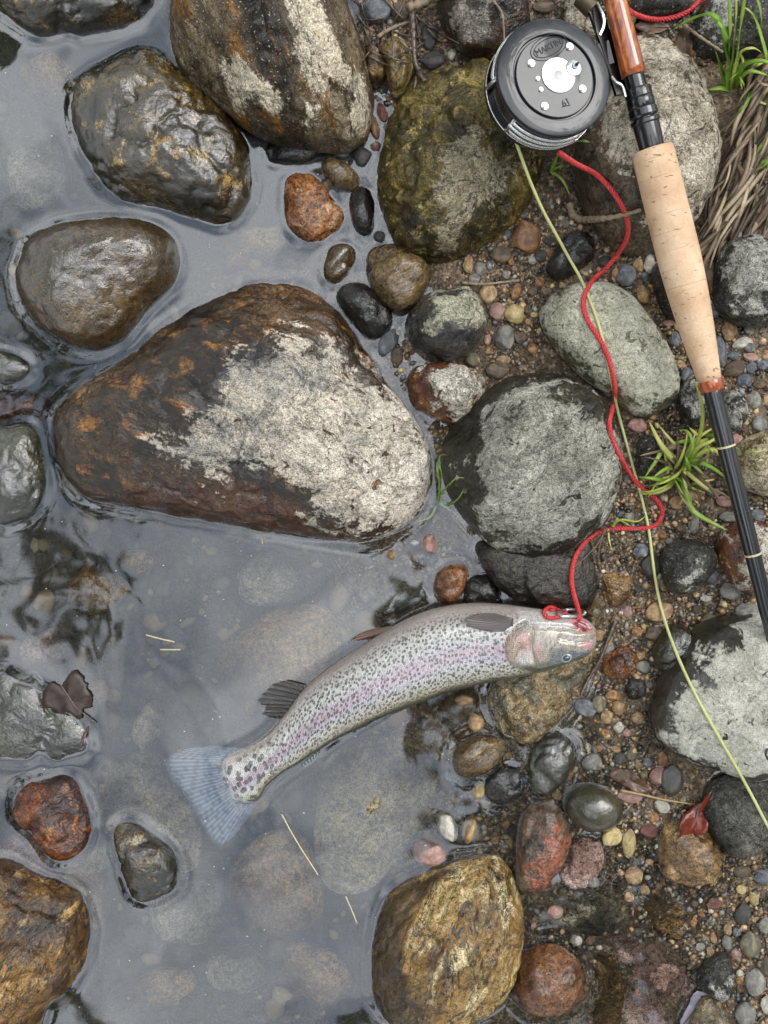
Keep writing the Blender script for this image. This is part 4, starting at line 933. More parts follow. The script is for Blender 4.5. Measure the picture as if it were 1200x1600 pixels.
V, F = dome(np.array(ec) - fl_ + (0.0004, -0.0004, 0.0003), 6.2 * k0, 0.0019); mesh_obj('pupil', V, F, simple_mat('pupil', '4a5868', 0.08, coat=1, scale=500, col2='161b22'), eye)

def fin_mat(name, c1, c2, alpha, ray=160, spots=0.0, low=None):
    b = NB(name); uv = b.n('ShaderNodeUVMap', uv_map='fin'); v = uv.outputs['UV']
    sx = b.n('ShaderNodeSeparateXYZ'); b.set(sx.inputs[0], v)
    w = b.math('SINE', b.math('MULTIPLY', b.math('ADD', sx.outputs['Y'], b.math('MULTIPLY', b.noise(v, 3, 2, dims='2D'), 0.012)), ray))
    f = b.ss(w, -0.6, 0.9)
    c = b.mix(f, C(c1), C(c2))
    if spots:
        vo = b.n('ShaderNodeTexVoronoi', voronoi_dimensions='2D'); mp = b.n('ShaderNodeMapping'); b.set(mp.inputs['Vector'], v); mp.inputs['Scale'].default_value = (11, 17, 1)
        b.set(vo.inputs['Vector'], mp.outputs[0]); vo.inputs['Scale'].default_value = 1.0; vo.inputs['Randomness'].default_value = 0.7
        c = b.mix(b.math('MULTIPLY', b.ss(vo.outputs['Distance'], 0.40, 0.22), spots), c, C('39424f'))
    p = b.pbsdf(Base_Color=c, Roughness=0.35, Coat_Weight=0.5, Coat_Roughness=0.15, Alpha=b.math('MULTIPLY', b.lerp(f, alpha if low is None else low, alpha), b.ss(sx.outputs['X'], 1.0, 0.86)), Normal=b.bump(w, 0.0004, 0.6))
    return b.done(p.outputs[0])
def fin(name, base0, base1, edge, zb, ze, mat, nu=20, nv=40, thick=0.0006, wave=0.0, label=None):
    """ruled fan from the base line to the edge polyline (all in photo pixels, heights in metres)"""
    E = catmull(np.array(edge, float), nv, closed=False); Bq = np.array(base0)[None] * (1 - np.linspace(0, 1, nv)[:, None]) + np.array(base1)[None] * np.linspace(0, 1, nv)[:, None]
    V, uvs = [], []
    for side in (1, -1):
        for i in range(nu):
            t = i / (nu - 1)
            for j in range(nv):
                p = Bq[j] * (1 - t) + E[j] * t; z = zb * (1 - t) + ze * t + wave * math.sin(j * 0.55) * t + wave * 0.5 * math.sin(j * 1.7 + 1)
                th_ = thick * (1 - 0.85 * t) * side * math.sin(math.pi * min(max(j / (nv - 1), .02), .98)) ** 0.4
                w = at(p[0], p[1], z + th_); V.append(np.array(w) - fl_); uvs.append((t, j / (nv - 1)))
    F = []
    n0 = nu * nv
    for s in (0, 1):
        for i in range(nu - 1):
            for j in range(nv - 1):
                q = (s * n0 + i * nv + j, s * n0 + i * nv + j + 1, s * n0 + (i + 1) * nv + j + 1, s * n0 + (i + 1) * nv + j)
                F.append(q if s == 0 else q[::-1])
    ring = [(i * nv) for i in range(nu)] + [(nu - 1) * nv + j for j in range(1, nv)] + [i * nv + nv - 1 for i in range(nu - 2, -1, -1)] + [j for j in range(nv - 2, 0, -1)]
    for a, b_ in zip(ring, ring[1:] + ring[:1]): F.append((a, b_, b_ + n0, a + n0))
    o = mesh_obj(name, V, F, mat, fish); u = o.data.uv_layers.new(name='fin')
    for lp in o.data.loops: u.data[lp.index].uv = uvs[lp.vertex_index]
    if label: o['label'] = label
    return o
TAILM = fin_mat('tail_fin', '7c899e', '98a4b6', 1.0, ray=240, spots=0.55, low=0.8)
fin('tail_fin', (384,1170), (406,1246), [(330,1164),(285,1170),(256,1186),(258,1206),(280,1236),(298,1262),(318,1300),(338,1324),(362,1312),(384,1284)], -0.0002, -0.0065, TAILM, nu=26, nv=60, thick=0.0016, wave=0.0005, label='fanned blue-grey tail fin with dark spots under water')
DARKF = fin_mat('dark_fin', '4a433e', '1c1917', 0.92, ray=62, low=0.22)
PECT = fin_mat('pectoral_fin', '4c4644', '655d59', 1.0, ray=110)
pz = hit(765, 973).z
fin('pectoral_fin', (802,966), (802,987), [(775,958),(745,958),(722,967),(735,980),(765,987)], pz + 0.0006, pz + 0.004, PECT, nu=14, nv=26, thick=0.001, label='grey pectoral fin folded on the flank')
fin('pelvic_fin', (612,978), (600,990), [(585,982),(562,990),(546,1001),(562,1001),(585,998)], 0.012, 0.001, fin_mat('pelvic_fin', '6d5346', 'a07f70', 1.0, ray=60), nu=12, nv=20, thick=0.0012, label='small brown pelvic fin at the belly')
fin('anal_fin', (478,1070), (440,1125), [(450,1062),(424,1070),(400,1096),(414,1104),(408,1116),(426,1122)], 0.0035, 0.0012, DARKF, nu=16, nv=30, thick=0.0012, wave=0.0006, label='dark anal fin wet at the water surface')
fin('adipose_fin', (500,1172), (470,1196), [(497,1184),(488,1194),(476,1200)], 0.001, -0.001, fin_mat('adipose_fin', '7f8d96', '4a5046', 1.0, ray=40), nu=8, nv=14, thick=0.001)

# ------------------------------------------------------------------ fly rod
A0 = np.array(at(955, -25, 0.108)); A1 = np.array(at(1212, 1010, 0.047))
ax = A1 - A0; LEN = np.linalg.norm(ax); ax /= LEN
rod = empty('fly_rod', A0)
def rp(py):          # distance along the rod whose picture row is py
    lo, hi = 0.0, LEN
    for _ in range(40):
        m = (lo + hi) / 2; p = A0 + ax * m
        q = to_px(p[0], p[1], p[2])
        if q[1] < py: lo = m
        else: hi = m
    return lo
def kpx(py):
    p = A0 + ax * rp(py); return S * (H - p[2]) / H
def spin(name, prof, mat, parent=rod, sides=40, org=A0, axis=ax):
    d = np.array([q[0] for q in prof]); rad = np.array([q[1] for q in prof])
    T = axis; N = np.array([0, 0, 1.0]) - T * T[2]; N /= np.linalg.norm(N); B = np.cross(T, N)
    t = np.linspace(0, 2 * math.pi, sides, endpoint=False)
    V = (d[:, None, None] * T + rad[:, None, None] * (np.cos(t)[None, :, None] * N + np.sin(t)[None, :, None] * B)).reshape(-1, 3)
    F = [(i * sides + (j + 1) % sides, i * sides + j, (i + 1) * sides + j, (i + 1) * sides + (j + 1) % sides) for i in range(len(d) - 1) for j in range(sides)]
    F.append(tuple(range(sides))); F.append(tuple((len(d) - 1) * sides + j for j in range(sides - 1, -1, -1)))
    return mesh_obj(name, V, F, mat, parent)
def sharp(o, ang=35):
    m = o.modifiers.new('edge', 'EDGE_SPLIT'); m.split_angle = R(ang); return o

def cork_mat():
    b = NB('cork'); t = b.n('ShaderNodeTexCoord'); v = t.outputs['Object']
    m = b.n('ShaderNodeMapping'); b.set(m.inputs['Vector'], v); m.inputs['Rotation'].default_value = (0, 0, math.atan2(ax[0], -ax[1]) * -1); m.inputs['Scale'].default_value = (1, 3.2, 1)
    n1 = b.noise(v, 45, 4, 0.6); n2 = b.noise(m.outputs[0], 130, 4, 0.65); n3 = b.noise(v, 800, 3, 0.6)
    c = b.ramp(n1, [(0.32, C('c49f80')), (0.5, C('d5b392')), (0.7, C('e2c6a8'))])
    c = b.mix(1.0, c, b.lerp(n3, 0.82, 1.18), 'MULTIPLY')
    pit = b.ss(n2, 0.63, 0.68)
    c = b.mix(b.math('MULTIPLY', pit, 0.65), c, C('7a5c3c'))
    sx = b.n('ShaderNodeVectorMath', operation='DOT_PRODUCT'); b.set(sx.inputs[0], v); sx.inputs[1].default_value = tuple(ax)
    ring = b.math('ABSOLUTE', b.math('SUBTRACT', b.math('FRACT', b.math('MULTIPLY', sx.outputs['Value'], 1 / 0.0127)), 0.5))
    rl = b.math('MULTIPLY', b.ss(ring, 0.018, 0.0), b.ss(b.noise(v, 90, 2), 0.42, 0.6))
    c = b.mix(b.math('MULTIPLY', rl, 0.45), c, C('96764f'))
    nr = b.bump(b.math('SUBTRACT', b.math('MULTIPLY', n3, 0.4), b.math('ADD', pit, b.math('MULTIPLY', rl, 0.5))), 0.0006, 0.8)
    p = b.pbsdf(Base_Color=c, Roughness=0.8, Normal=nr); p.inputs['Specular IOR Level'].default_value = 0.25
    return b.done(p.outputs[0])
def wood_mat():
    b = NB('burl_wood'); t = b.n('ShaderNodeTexCoord'); v = t.outputs['Object']
    m = b.n('ShaderNodeMapping'); b.set(m.inputs['Vector'], v); m.inputs['Rotation'].default_value = (0.4, 0.2, R(30)); m.inputs['Scale'].default_value = (1, 0.35, 1)
    n1 = b.noise(m.outputs[0], 130, 5, 0.65, 1.6); n2 = b.noise(m.outputs[0], 500, 3, 0.6)
    c = b.ramp(n1, [(0.30, C('5e2408')), (0.47, C('95440c')), (0.60, C('b9651a')), (0.75, C('cf8530'))])
    c = b.mix(1.0, c, b.lerp(n2, 0.8, 1.2), 'MULTIPLY')
    p = b.pbsdf(Base_Color=c, Roughness=0.35, Coat_Weight=1.0, Coat_IOR=1.6, Coat_Roughness=0.05)
    return b.done(p.outputs[0])
BLACK = simple_mat('black_anodised', '0b0b0d', 0.22, coat=0.6, var=0.3, scale=400)
GLOSSB = simple_mat('black_lacquer', '0b0d11', 0.30, coat=0.8, var=0.2, scale=60)
SILVER = simple_mat('bright_metal', 'd2d3d2', 0.25, metal=0.85, var=0.15, scale=500)
NICKEL = simple_mat('dull_aluminium', 'dcdcd8', 0.38, metal=0.45, var=0.12, scale=700)
BRONZE = simple_mat('bronze_hood', '5f5444', 0.35, metal=0.6, var=0.2, scale=300)
def pr(rows): return [(rp(y), w * kpx(y)) for y, w in rows]
spin('reel_seat', pr([(-22, 14), (-20, 17), (10, 17.5), (60, 18.5), (105, 19.5), (118, 19.5)]), wood_mat())
spin('end_cap', pr([(-24, 18), (-22, 19.5), (-14, 19.5), (-13, 17.5)]), BRONZE)
def thread(y0, y1, w, n):
    out_ = []
    for i in range(n):
        a = y0 + (y1 - y0) * i / n; b_ = y0 + (y1 - y0) * (i + 0.5) / n
        out_ += [(a, w), (b_, w - 1.2)]
    return out_ + [(y1, w)]
sharp(spin('threaded_barrel', pr([(117, 10)] + thread(118, 240, 16.5, 26)), BLACK), 60)
sharp(spin('lock_ring', pr([(138, 15), (138.5, 20.5), (141, 21.5), (152, 21.5), (153, 20.5), (155, 21.5), (168, 21.5), (169, 20.8), (171, 22.5), (181, 23), (184, 21), (184.5, 15)]), BLACK))
sharp(spin('lock_ring', pr([(186, 15), (186.5, 22.5), (189, 23.5), (193, 23), (195, 21), (228, 20), (236, 18.5), (241, 16)]), BLACK))
spin('cork_grip', pr([(232, 10), (232.5, 29), (234, 31.5), (240, 32.5), (260, 33), (300, 33), (350, 33.5), (400, 33.5), (440, 32), (480, 29.5), (520, 26), (560, 22), (585, 19), (594, 18.2), (595, 10)]), cork_mat(), sides=64)
sharp(spin('winding_check', pr([(593, 12), (593.5, 18.5), (596, 19.3), (606, 18.8), (610, 17.2), (611, 10)]), simple_mat('amber_ring', 'a0481a', 0.2, coat=1, var=.2)))
rings = []
prof = [(606, 13.5)]
for y in range(612, 640, 4): prof += [(y, 14.2)]
prof += [(640, 14), (660, 14.6), (690, 14.0), (760, 13.3), (860, 12.6), (960, 11.7), (1008, 11.2)]
spin('rod_blank', pr(prof), GLOSSB, sides=72)
THREAD = simple_mat('cream_thread', 'c9bb92', 0.5, var=.2)
for y in (697, 866):
    sharp(spin('thread_winding', pr([(y - 1.6, 12), (y - 1.5, 14.9 - (y - 697) * .01), (y + 1.5, 14.9 - (y - 697) * .01), (y + 1.6, 12)]), THREAD))
tag(rod, 'fly rod with a cork grip, burl wood reel seat and black blank', 'fishing rod')

# ------------------------------------------------------------------ fly reel
RZ = 0.112
RC = np.array(at(867, 120, RZ))
nx_ = Vector((math.sin(R(13)), 0.04, math.cos(R(13)))).normalized()
yax = Vector(-ax); yax = (yax - nx_ * yax.dot(nx_)).normalized(); xax = yax.cross(nx_)
RMX = Matrix((xax, yax, nx_)).transposed().to_4x4(); RMX.translation = Vector(RC)
reel = empty('fly_reel'); reel.matrix_world = RMX
KR = S * (H - RZ) / H
rr_ = 94 * KR                         # face radius in metres
def lathe(name, prof, mat, parent=reel, sides=96, loc=(0, 0, 0), sh=30):
    t = np.linspace(0, 2 * math.pi, sides, endpoint=False)
    V = [(loc[0] + r_ * math.cos(a), loc[1] + r_ * math.sin(a), loc[2] + z_) for r_, z_ in prof for a in t]
    F = [(i * sides + j, i * sides + (j + 1) % sides, (i + 1) * sides + (j + 1) % sides, (i + 1) * sides + j) for i in range(len(prof) - 1) for j in range(sides)]
    F.append(tuple(range(sides - 1, -1, -1))); F.append(tuple((len(prof) - 1) * sides + j for j in range(sides)))
    o = mesh_obj(name, V, F, mat, parent)
    if sh: sharp(o, sh)
    return o
PAINT = simple_mat('reel_paint', '181c24', 0.40, coat=0.5, var=0.12, scale=260, bump=0.00008)
DEEP = simple_mat('reel_black', '060607', 0.25, coat=0.4, var=0.2)
mm = 0.001
lathe('side_plate', [(rr_ * .30, -6 * mm), (rr_ * .985, -6 * mm), (rr_ * .997, -4.5 * mm), (rr_, -1.6 * mm), (rr_ * .99, -0.5 * mm), (rr_ * .965, 0), (rr_ * .735, 0), (rr_ * .722, -0.5 * mm), (rr_ * .715, -2.2 * mm), (rr_ * .690, -2.2 * mm), (rr_ * .685, -0.6 * mm), (rr_ * .672, -0.1 * mm), (rr_ * .3, 0.0)], PAINT)
lathe('spool', [(rr_ * .3, -24 * mm), (rr_ * .93, -24 * mm), (rr_ * .93, -6.2 * mm), (rr_ * .3, -6.2 * mm)], DEEP)
lathe('back_plate', [(rr_ * .3, -30 * mm), (rr_ * .98, -30 * mm), (rr_ * 1.0, -29 * mm), (rr_ * 1.0, -24.6 * mm), (rr_ * .985, -23.8 * mm), (rr_ * .3, -23.8 * mm)], DEEP)
t_ = np.linspace(0, 2 * math.pi, 120)
V, F = tube(np.column_stack([rr_ * 1.002 * np.cos(t_), rr_ * 1.002 * np.sin(t_), np.full(120, -24.2 * mm)]), 0.00045, 6, False); mesh_obj('rim', V, F, SILVER, reel)
def bar(name, a0, a1, z0, z1, rad, w, mat):
    t = np.linspace(0, 1, 40); a = R(a0) + (R(a1) - R(a0)) * t
    path = np.column_stack([rr_ * rad * np.cos(a), rr_ * rad * np.sin(a), (z0 + (z1 - z0) * t) * mm])
    V, F = tube(path, w, 8); return mesh_obj(name, V, F, mat, reel)
rot0 = math.degrees(math.atan2(yax.x, yax.y))
for a0, a1, z, rad, w in ((128, 183, -9, 1.0, .0013), (132, 178, -14, .985, .0009), (228, 300, -9.5, .985, .0016), (226, 298, -14, 1.0, .0017), (230, 306, -19, 1.01, .0012), (232, 300, -22, .99, .0010)):
    bar('line_guard', a0 + rot0, a1 + rot0, z, z, rad, w, SILVER)
for a, z in ((228, -12), (299, -13), (182, -11), (128, -11)):
    aa = R(a + rot0)
    V, F = tube(np.array([[rr_ * .96 * math.cos(aa), rr_ * .96 * math.sin(aa), -6 * mm], [rr_ * .99 * math.cos(aa), rr_ * .99 * math.sin(aa), -24 * mm]]), 0.0014, 10); mesh_obj('pillar', V, F, SILVER, reel)
def loc_px(px, py):          # photo pixel on the face plane -> reel local xy
    o = Vector((0, 0, H)); d = at(px, py, 0) - o
    n = nx_; t = (Vector(RC) - o).dot(n) / d.dot(n); p = RMX.inverted() @ (o + d * t); return p.x, p.y
def disc(name, px, py, r_, z0, z1, mat, parent=reel, sides=40):
    x, y = loc_px(px, py); return lathe(name, [(r_ * .02, z0 * mm), (r_, z0 * mm), (r_, (z1 - .25) * mm), (r_ * .9, z1 * mm), (r_ * .02, z1 * mm)], mat, parent, sides, (x, y, 0))
# notched hub plate
hx, hy = loc_px(872, 118); wx, wy = loc_px(896, 107); hr, wr = 27.5 * KR, 13.8 * KR
pts = []
for a in np.linspace(0, 2 * math.pi, 140, endpoint=False):
    p = np.array([hx + hr * math.cos(a), hy + hr * math.sin(a)]); d = p - np.array([wx, wy]); dl = np.linalg.norm(d)
    if dl < wr * 1.0:
        c_ = np.array([hx, hy]); u = (p - c_) / hr
        # pull the rim back to the edge of the washer's notch
        bq = u @ (c_ - np.array([wx, wy])); cq = (c_ - np.array([wx, wy])) @ (c_ - np.array([wx, wy])) - (wr * 1.0) ** 2
        disc_ = bq * bq - cq
        if disc_ > 0:
            s_ = -bq - math.sqrt(disc_)
            if s_ > 0: p = c_ + u * min(s_, hr)
    pts.append(p)
n_ = len(pts)
V = [(p[0], p[1], -0.2 * mm) for p in pts] + [(p[0], p[1], 0.9 * mm) for p in pts]
F = [(i, (i + 1) % n_, n_ + (i + 1) % n_, n_ + i) for i in range(n_)] + [tuple(range(n_, 2 * n_))]
hub = mesh_obj('hub_plate', V, F, NICKEL, reel, smooth=False)
x, y = loc_px(872, 118); lathe('spindle', [(.0001, .8 * mm), (7.6 * KR, .8 * mm), (7.4 * KR, 1.3 * mm), (3 * KR, 1.5 * mm), (.0001, 1.5 * mm)], simple_mat('steel_grey', '8f9092', 0.4, metal=.5), hub, 12, (x, y, 0))
ws = disc('washer', 896, 107, 12.6 * KR, -0.1, 1.3, SILVER)
x, y = loc_px(897, 105); lathe('screw', [(.0001, 1.2 * mm), (5.2 * KR, 1.2 * mm), (5.2 * KR, 2.0 * mm), (4.6 * KR, 2.4 * mm), (.0001, 2.4 * mm)], simple_mat('screw_dark', '6a6f74', 0.3, metal=.7), ws, 24, (x, y, 0))
x, y = loc_px(899, 103); lathe('screw_pin', [(.0001, 2.3 * mm), (2.6 * KR, 2.3 * mm), (2.0 * KR, 4.6 * mm), (.0001, 5.0 * mm)], simple_mat('screw_pin', '3c4044', 0.25, metal=.7), ws, 16, (x, y, 0))
WHITEM = simple_mat('rivet_metal', 'e6e6e2', 0.4, metal=0.3, var=.08)
for (x_, y_, q) in ((890,73,6.4),(830,99,6.4),(910,139,6.4),(851,166,6.4),(840,123,4.0),(845,140,4.0)):
    rv = disc('rivet', x_, y_, q * KR, -0.1, 0.8, WHITEM)
    disc('rivet_notch', x_ - q * .45, y_ + q * .55, q * .33 * KR, 0.7, 0.95, DEEP, rv, 12)
# embossed lettering
EMB = simple_mat('emboss', '1c2028', 0.5, var=.1)
def text(body_, px, py, size, rotdeg, name, mat=EMB, h=0.00028):
    cu = bpy.data.curves.new('t', 'FONT'); cu.body = body_; cu.size = size; cu.extrude = h / 2; cu.align_x = 'CENTER'; cu.align_y = 'CENTER'; cu.bevel_depth = 0.00006
    to = bpy.data.objects.new('t', cu); COL.objects.link(to); dg = bpy.context.evaluated_depsgraph_get()
    me = bpy.data.meshes.new_from_object(to.evaluated_get(dg)); bpy.data.objects.remove(to)
    o = bpy.data.objects.new(name, me); COL.objects.link(o); me.materials.clear(); me.materials.append(mat); o.parent = reel
    x, y = loc_px(px, py); o.location = (x, y, 0.00012); o.rotation_euler = (0, 0, R(rotdeg)); return o
text('MARTIN', 857, 74, 0.0058, 13 + 0 - rot0 * 0, 'lettering')
text('61', 884, 160, 0.0062, 12, 'lettering')
x, y = loc_px(857, 74)
for a_, b__ in ((.0168, .0076), (.0140, .0056)):
    c_, s_ = math.cos(R(13)), math.sin(R(13)); tt = np.linspace(0, 2 * math.pi, 60)
    V, F = tube(np.column_stack([x + a_ * .85 * np.cos(tt) * c_ - b__ * np.sin(tt) * s_, y + a_ * .85 * np.cos(tt) * s_ + b__ * np.sin(tt) * c_, np.full(60, .0001)]), .00028, 6, False); mesh_obj('emblem_ring', V, F, EMB, reel)
x0, y0 = loc_px(878, 167); x1, y1 = loc_px(891, 164)
V, F = tube(np.array([[x0, y0, .0001], [x1, y1, .0001]]), .0003, 6); mesh_obj('underline', V, F, EMB, reel)
# foot that clamps the reel to the seat
iv = RMX.inverted()
def bent(name, rows, wid, th_, mat):
    """strip following 3-D points (px,py,z); wid in metres across"""
    P_ = catmull(np.array([np.array(iv @ at(a, b_, c)) for a, b_, c in rows]), 30, closed=False)
    T = np.gradient(P_, axis=0); T /= np.linalg.norm(T, axis=1)[:, None]
    N = np.cross(T, np.array([0, 0, 1.0])); N /= np.linalg.norm(N, axis=1)[:, None]; U = np.cross(N, T)
    V = []
    for i in range(30):
        for sx_, sz_ in ((-1, -1), (1, -1), (1, 1), (-1, 1)): V.append(P_[i] + N[i] * wid / 2 * sx_ + U[i] * th_ / 2 * sz_)
    F = [(i * 4 + j, i * 4 + (j + 1) % 4, i * 4 + 4 + (j + 1) % 4, i * 4 + 4 + j) for i in range(29) for j in range(4)] + [(3, 2, 1, 0), (116, 117, 118, 119)]
    return mesh_obj(name, V, F, mat, reel, smooth=False)
bent('foot', [(926, 8, .100), (938, 40, .098), (950, 75, .096), (962, 115, .095), (972, 148, .096)], 0.010, 0.003, DEEP)
bent('foot_edge', [(933, 4, .106), (942, 24, .107), (943, 40, .106), (937, 55, .106)], 0.0014, 0.0016, SILVER)
bent('foot_edge', [(956, 120, .104), (962, 128, .105), (972, 135, .105), (977, 152, .106)], 0.0014, 0.0016, SILVER)
bent('stem', [(915, 95, .094), (935, 88, .095), (955, 82, .096)], 0.016, 0.004, DEEP)
V, F = tube(np.array([np.array(iv @ at(908, -6, .098)), np.array(iv @ at(928, 14, .098))]), [.0, .0] and [0.0075, 0.0075], 24); sharp(mesh_obj('hood', V, F, BRONZE, reel))
tag(reel, 'round black fly reel with silver rivets and hub clamped to the rod', 'fishing reel')

# ------------------------------------------------------------------ cord and fly line
def laid_path(pts, lift, n, zfix=None, smooth=6, over=True):
    P_ = catmull(np.array(pts, float)[:, :2], n, closed=False)
    h_ = [hit(a, b_) for a, b_ in P_]; z = np.array([q.z for q in h_])
    if zfix is not None:
        for (i0, i1, za, zb) in zfix:
            a, b_ = int(i0 * (n - 1)), int(i1 * (n - 1)); z[a:b_ + 1] = np.maximum(np.linspace(za, zb, b_ - a + 1), z[a:b_ + 1] if over else -1)
    zs = z.copy()
    for _ in range(smooth):
        zs = np.convolve(np.r_[zs[0], zs[0], zs, zs[-1], zs[-1]], [.1, .2, .4, .2, .1], 'valid'); zs = np.maximum(zs, z - 0.0006)
    zs = zs + lift
    return np.array([at(a, b_, c)[:] for (a, b_), c in zip(P_, zs)])
def resample(P_, step):
    d = np.r_[0, np.cumsum(np.linalg.norm(np.diff(P_, axis=0), axis=1))]; n = max(int(d[-1] / step), 4); t = np.linspace(0, d[-1], n)
    return np.stack([np.interp(t, d, P_[:, k]) for k in range(3)], -1), t
def twisted(name, P_, rad, mat, pitch=0.0072, strands=3):
    P_, s_ = resample(P_, 0.0007)
    for _ in range(3): P_[1:-1] = .25 * P_[:-2] + .5 * P_[1:-1] + .25 * P_[2:]
    T = np.gradient(P_, axis=0); T /= np.linalg.norm(T, axis=1)[:, None]
    N = np.zeros_like(T); v = np.array([0, 0, 1.0]) - T[0] * T[0, 2]; N[0] = v / np.linalg.norm(v)
    for i in range(1, len(T)): v = N[i - 1] - T[i] * (N[i - 1] @ T[i]); N[i] = v / np.linalg.norm(v)
    B = np.cross(T, N); parts = []
    for k in range(strands):
        a = s_ / pitch * 2 * math.pi + k * 2 * math.pi / strands
        parts.append(tube(P_ + rad * .62 * (np.cos(a)[:, None] * N + np.sin(a)[:, None] * B), rad * .46, 8))
    V, F = join(parts); org = V.mean(0).copy(); org[2] = V[:, 2].min()
    o = mesh_obj(name, V - org, F, mat); o.location = org; return o
def cord_mat():
    b = NB('red_cord'); t = b.n('ShaderNodeTexCoord'); n = b.noise(t.outputs['Object'], 1500, 3, 0.7)
    c = b.ramp(n, [(0.3, C('94181c')), (0.5, C('c83237')), (0.70, C('e87a76'))])
    p = b.pbsdf(Base_Color=c, Roughness=0.5, Normal=b.bump(n, 0.0004, 0.6)); return b.done(p.outputs[0])
CORD = cord_mat()
cp = [(873,238),(900,256),(935,275),(965,310),(980,345),(978,375),(955,410),(925,440),(912,470),(918,500),(940,535),(955,575),(961,620),(952,660),(960,695),(978,730),(1000,760),(1025,780),(1035,800),(1025,820),(1000,826),(960,826),(930,835),(908,855),(896,880),(893,910),(899,938),(905,958),(904,970)]
P_ = laid_path(cp, 0.0019, 260, [(0, .10, .085, .045)])
o = twisted('cord', P_, 0.0019, CORD); tag(o, 'red twisted cord winding from the reel over the stones to the fish', 'cord')
P_ = laid_path([(966,-12),(972,2),(985,18),(1008,28),(1035,30),(1062,24),(1085,10),(1105,-12)], 0.0018, 60)
o = twisted('cord', P_, 0.0019, CORD); tag(o, 'short loop of red cord beside the upper end of the rod', 'cord')
P_ = laid_path([(886,962),(876,958),(866,950),(856,950),(850,958),(858,966),(872,964),(884,958),(872,953),(860,955)], 0.0022, 60)
o = twisted('cord_knot', P_, 0.0016, CORD, 0.006); tag(o, 'red cord knot tied at the metal clip on the fish', 'knot')
cl = laid_path([(873,958),(880,954),(895,952),(911,955),(914,958),(908,962),(893,963),(878,963)], 0.0055, 40)
V, F = tube(resample(np.vstack([cl, cl[:1]]), .0006)[0], 0.0014, 10); org = V.mean(0); o = mesh_obj('clip', V - org, F, SILVER); o.location = org
tag(o, 'bright metal clip joining the red cord to the fish', 'clip')
fp = [(806,221),(818,255),(832,292),(850,332),(872,372),(890,405),(907,435),(924,475),(936,510),(946,550),(957,602),(966,645),(978,690),(992,740),(1005,788),(1014,830),(1019,870),(1024,905),(1033,950),(1050,1003),(1072,1055),(1097,1105),(1128,1160),(1165,1225),(1200,1292),(1220,1330)]
P_ = laid_path(fp, 0.0014, 320, [(0, .16, .088, .030)], smooth=40)
V, F = tube(resample(P_, .0012)[0], 0.0012, 8); org = V.mean(0); o = mesh_obj('fly_line', V - org, F, simple_mat('line_yellow', 'c3c487', 0.45, var=.12, scale=150)); o.location = org
tag(o, 'thin pale yellow fly line running from the reel over the stones', 'fishing line')

# ------------------------------------------------------------------ grass, straw, twigs, leaves
def leaf_mat(name, a, b_, c_, rough=0.5, sc=90):
    b = NB(name); t = b.n('ShaderNodeTexCoord'); oi = b.n('ShaderNodeObjectInfo'); n = b.noise(t.outputs['Object'], sc, 4, 0.6)
    f = b.math('ADD', b.math('MULTIPLY', n, 0.6), b.math('MULTIPLY', oi.outputs['Random'], 0.4))
    c = b.ramp(f, [(0.25, C(a)), (0.5, C(b_)), (0.75, C(c_))])
    p = b.pbsdf(Base_Color=c, Roughness=rough, Normal=b.bump(b.noise(t.outputs['Object'], sc * 6, 2), 0.0003, 0.5), Coat_Weight=0.25, Coat_Roughness=0.25)
    tr = b.n('ShaderNodeBsdfTranslucent'); b.set(tr.inputs['Color'], c)
    m = b.n('ShaderNodeMixShader'); m.inputs[0].default_value = 0.22; b.t.links.new(p.outputs[0], m.inputs[1]); b.t.links.new(tr.outputs[0], m.inputs[2])
    return b.done(m.outputs[0])
GREEN = leaf_mat('grass_green', '6c9a2c', '98be48', 'bcd474')
YGREEN = leaf_mat('grass_yellow', '9aae40', 'c6ce68', 'dfd596')
STRAW = leaf_mat('straw', '4a3c2c', '85715a', 'b3a083', 0.7, 60)
def blade_geo(P3, wid, fold=0.25, n=18, tip=0.08):
    P3 = catmull(np.array(P3, float), n, closed=False)
    T = np.gradient(P3, axis=0); T /= np.linalg.norm(T, axis=1)[:, None] + 1e-12
    Sd = np.cross(T, np.array([0, 0, 1.0])); Sd /= np.linalg.norm(Sd, axis=1)[:, None] + 1e-9; U = np.cross(Sd, T)
    t = np.linspace(0, 1, n); w = wid / 2 * np.minimum(1, (1 - t) ** 0.55 + tip) * np.minimum(1, 0.55 + t * 3)
    V = np.concatenate([np.stack([P3[i] - Sd[i] * w[i] + U[i] * w[i] * fold, P3[i], P3[i] + Sd[i] * w[i] + U[i] * w[i] * fold, P3[i] - U[i] * 0.0003]) for i in range(n)])
    F = []
    for i in range(n - 1):
        a, b_ = i * 4, i * 4 + 4
        F += [(a, a + 1, b_ + 1, b_), (a + 1, a + 2, b_ + 2, b_ + 1), (a + 2, a + 3, b_ + 3, b_ + 2), (a + 3, a, b_, b_ + 3)]
    return V, F
def tuft(label, base, blades, cat='grass', group=None):
    b0 = hit(*base); root = empty('grass_tuft', b0); tag(root, label, cat, group)
    for (rows, wpx, mt) in blades:
        P3 = []
        n = len(rows)
        for i, q in enumerate(rows):
            g = hit(q[0], q[1]); z = g.z + q[2] if len(q) > 2 else g.z + 0.004 + 0.012 * math.sin(math.pi * min(i / max(n - 1, 1), 0.9))
            P3.append(np.array(at(q[0], q[1], z)) - np.array(b0))
        V, F = blade_geo(P3, wpx * S); mesh_obj('blade', V, F, mt, root)
    return root
G, Y, D = GREEN, YGREEN, STRAW
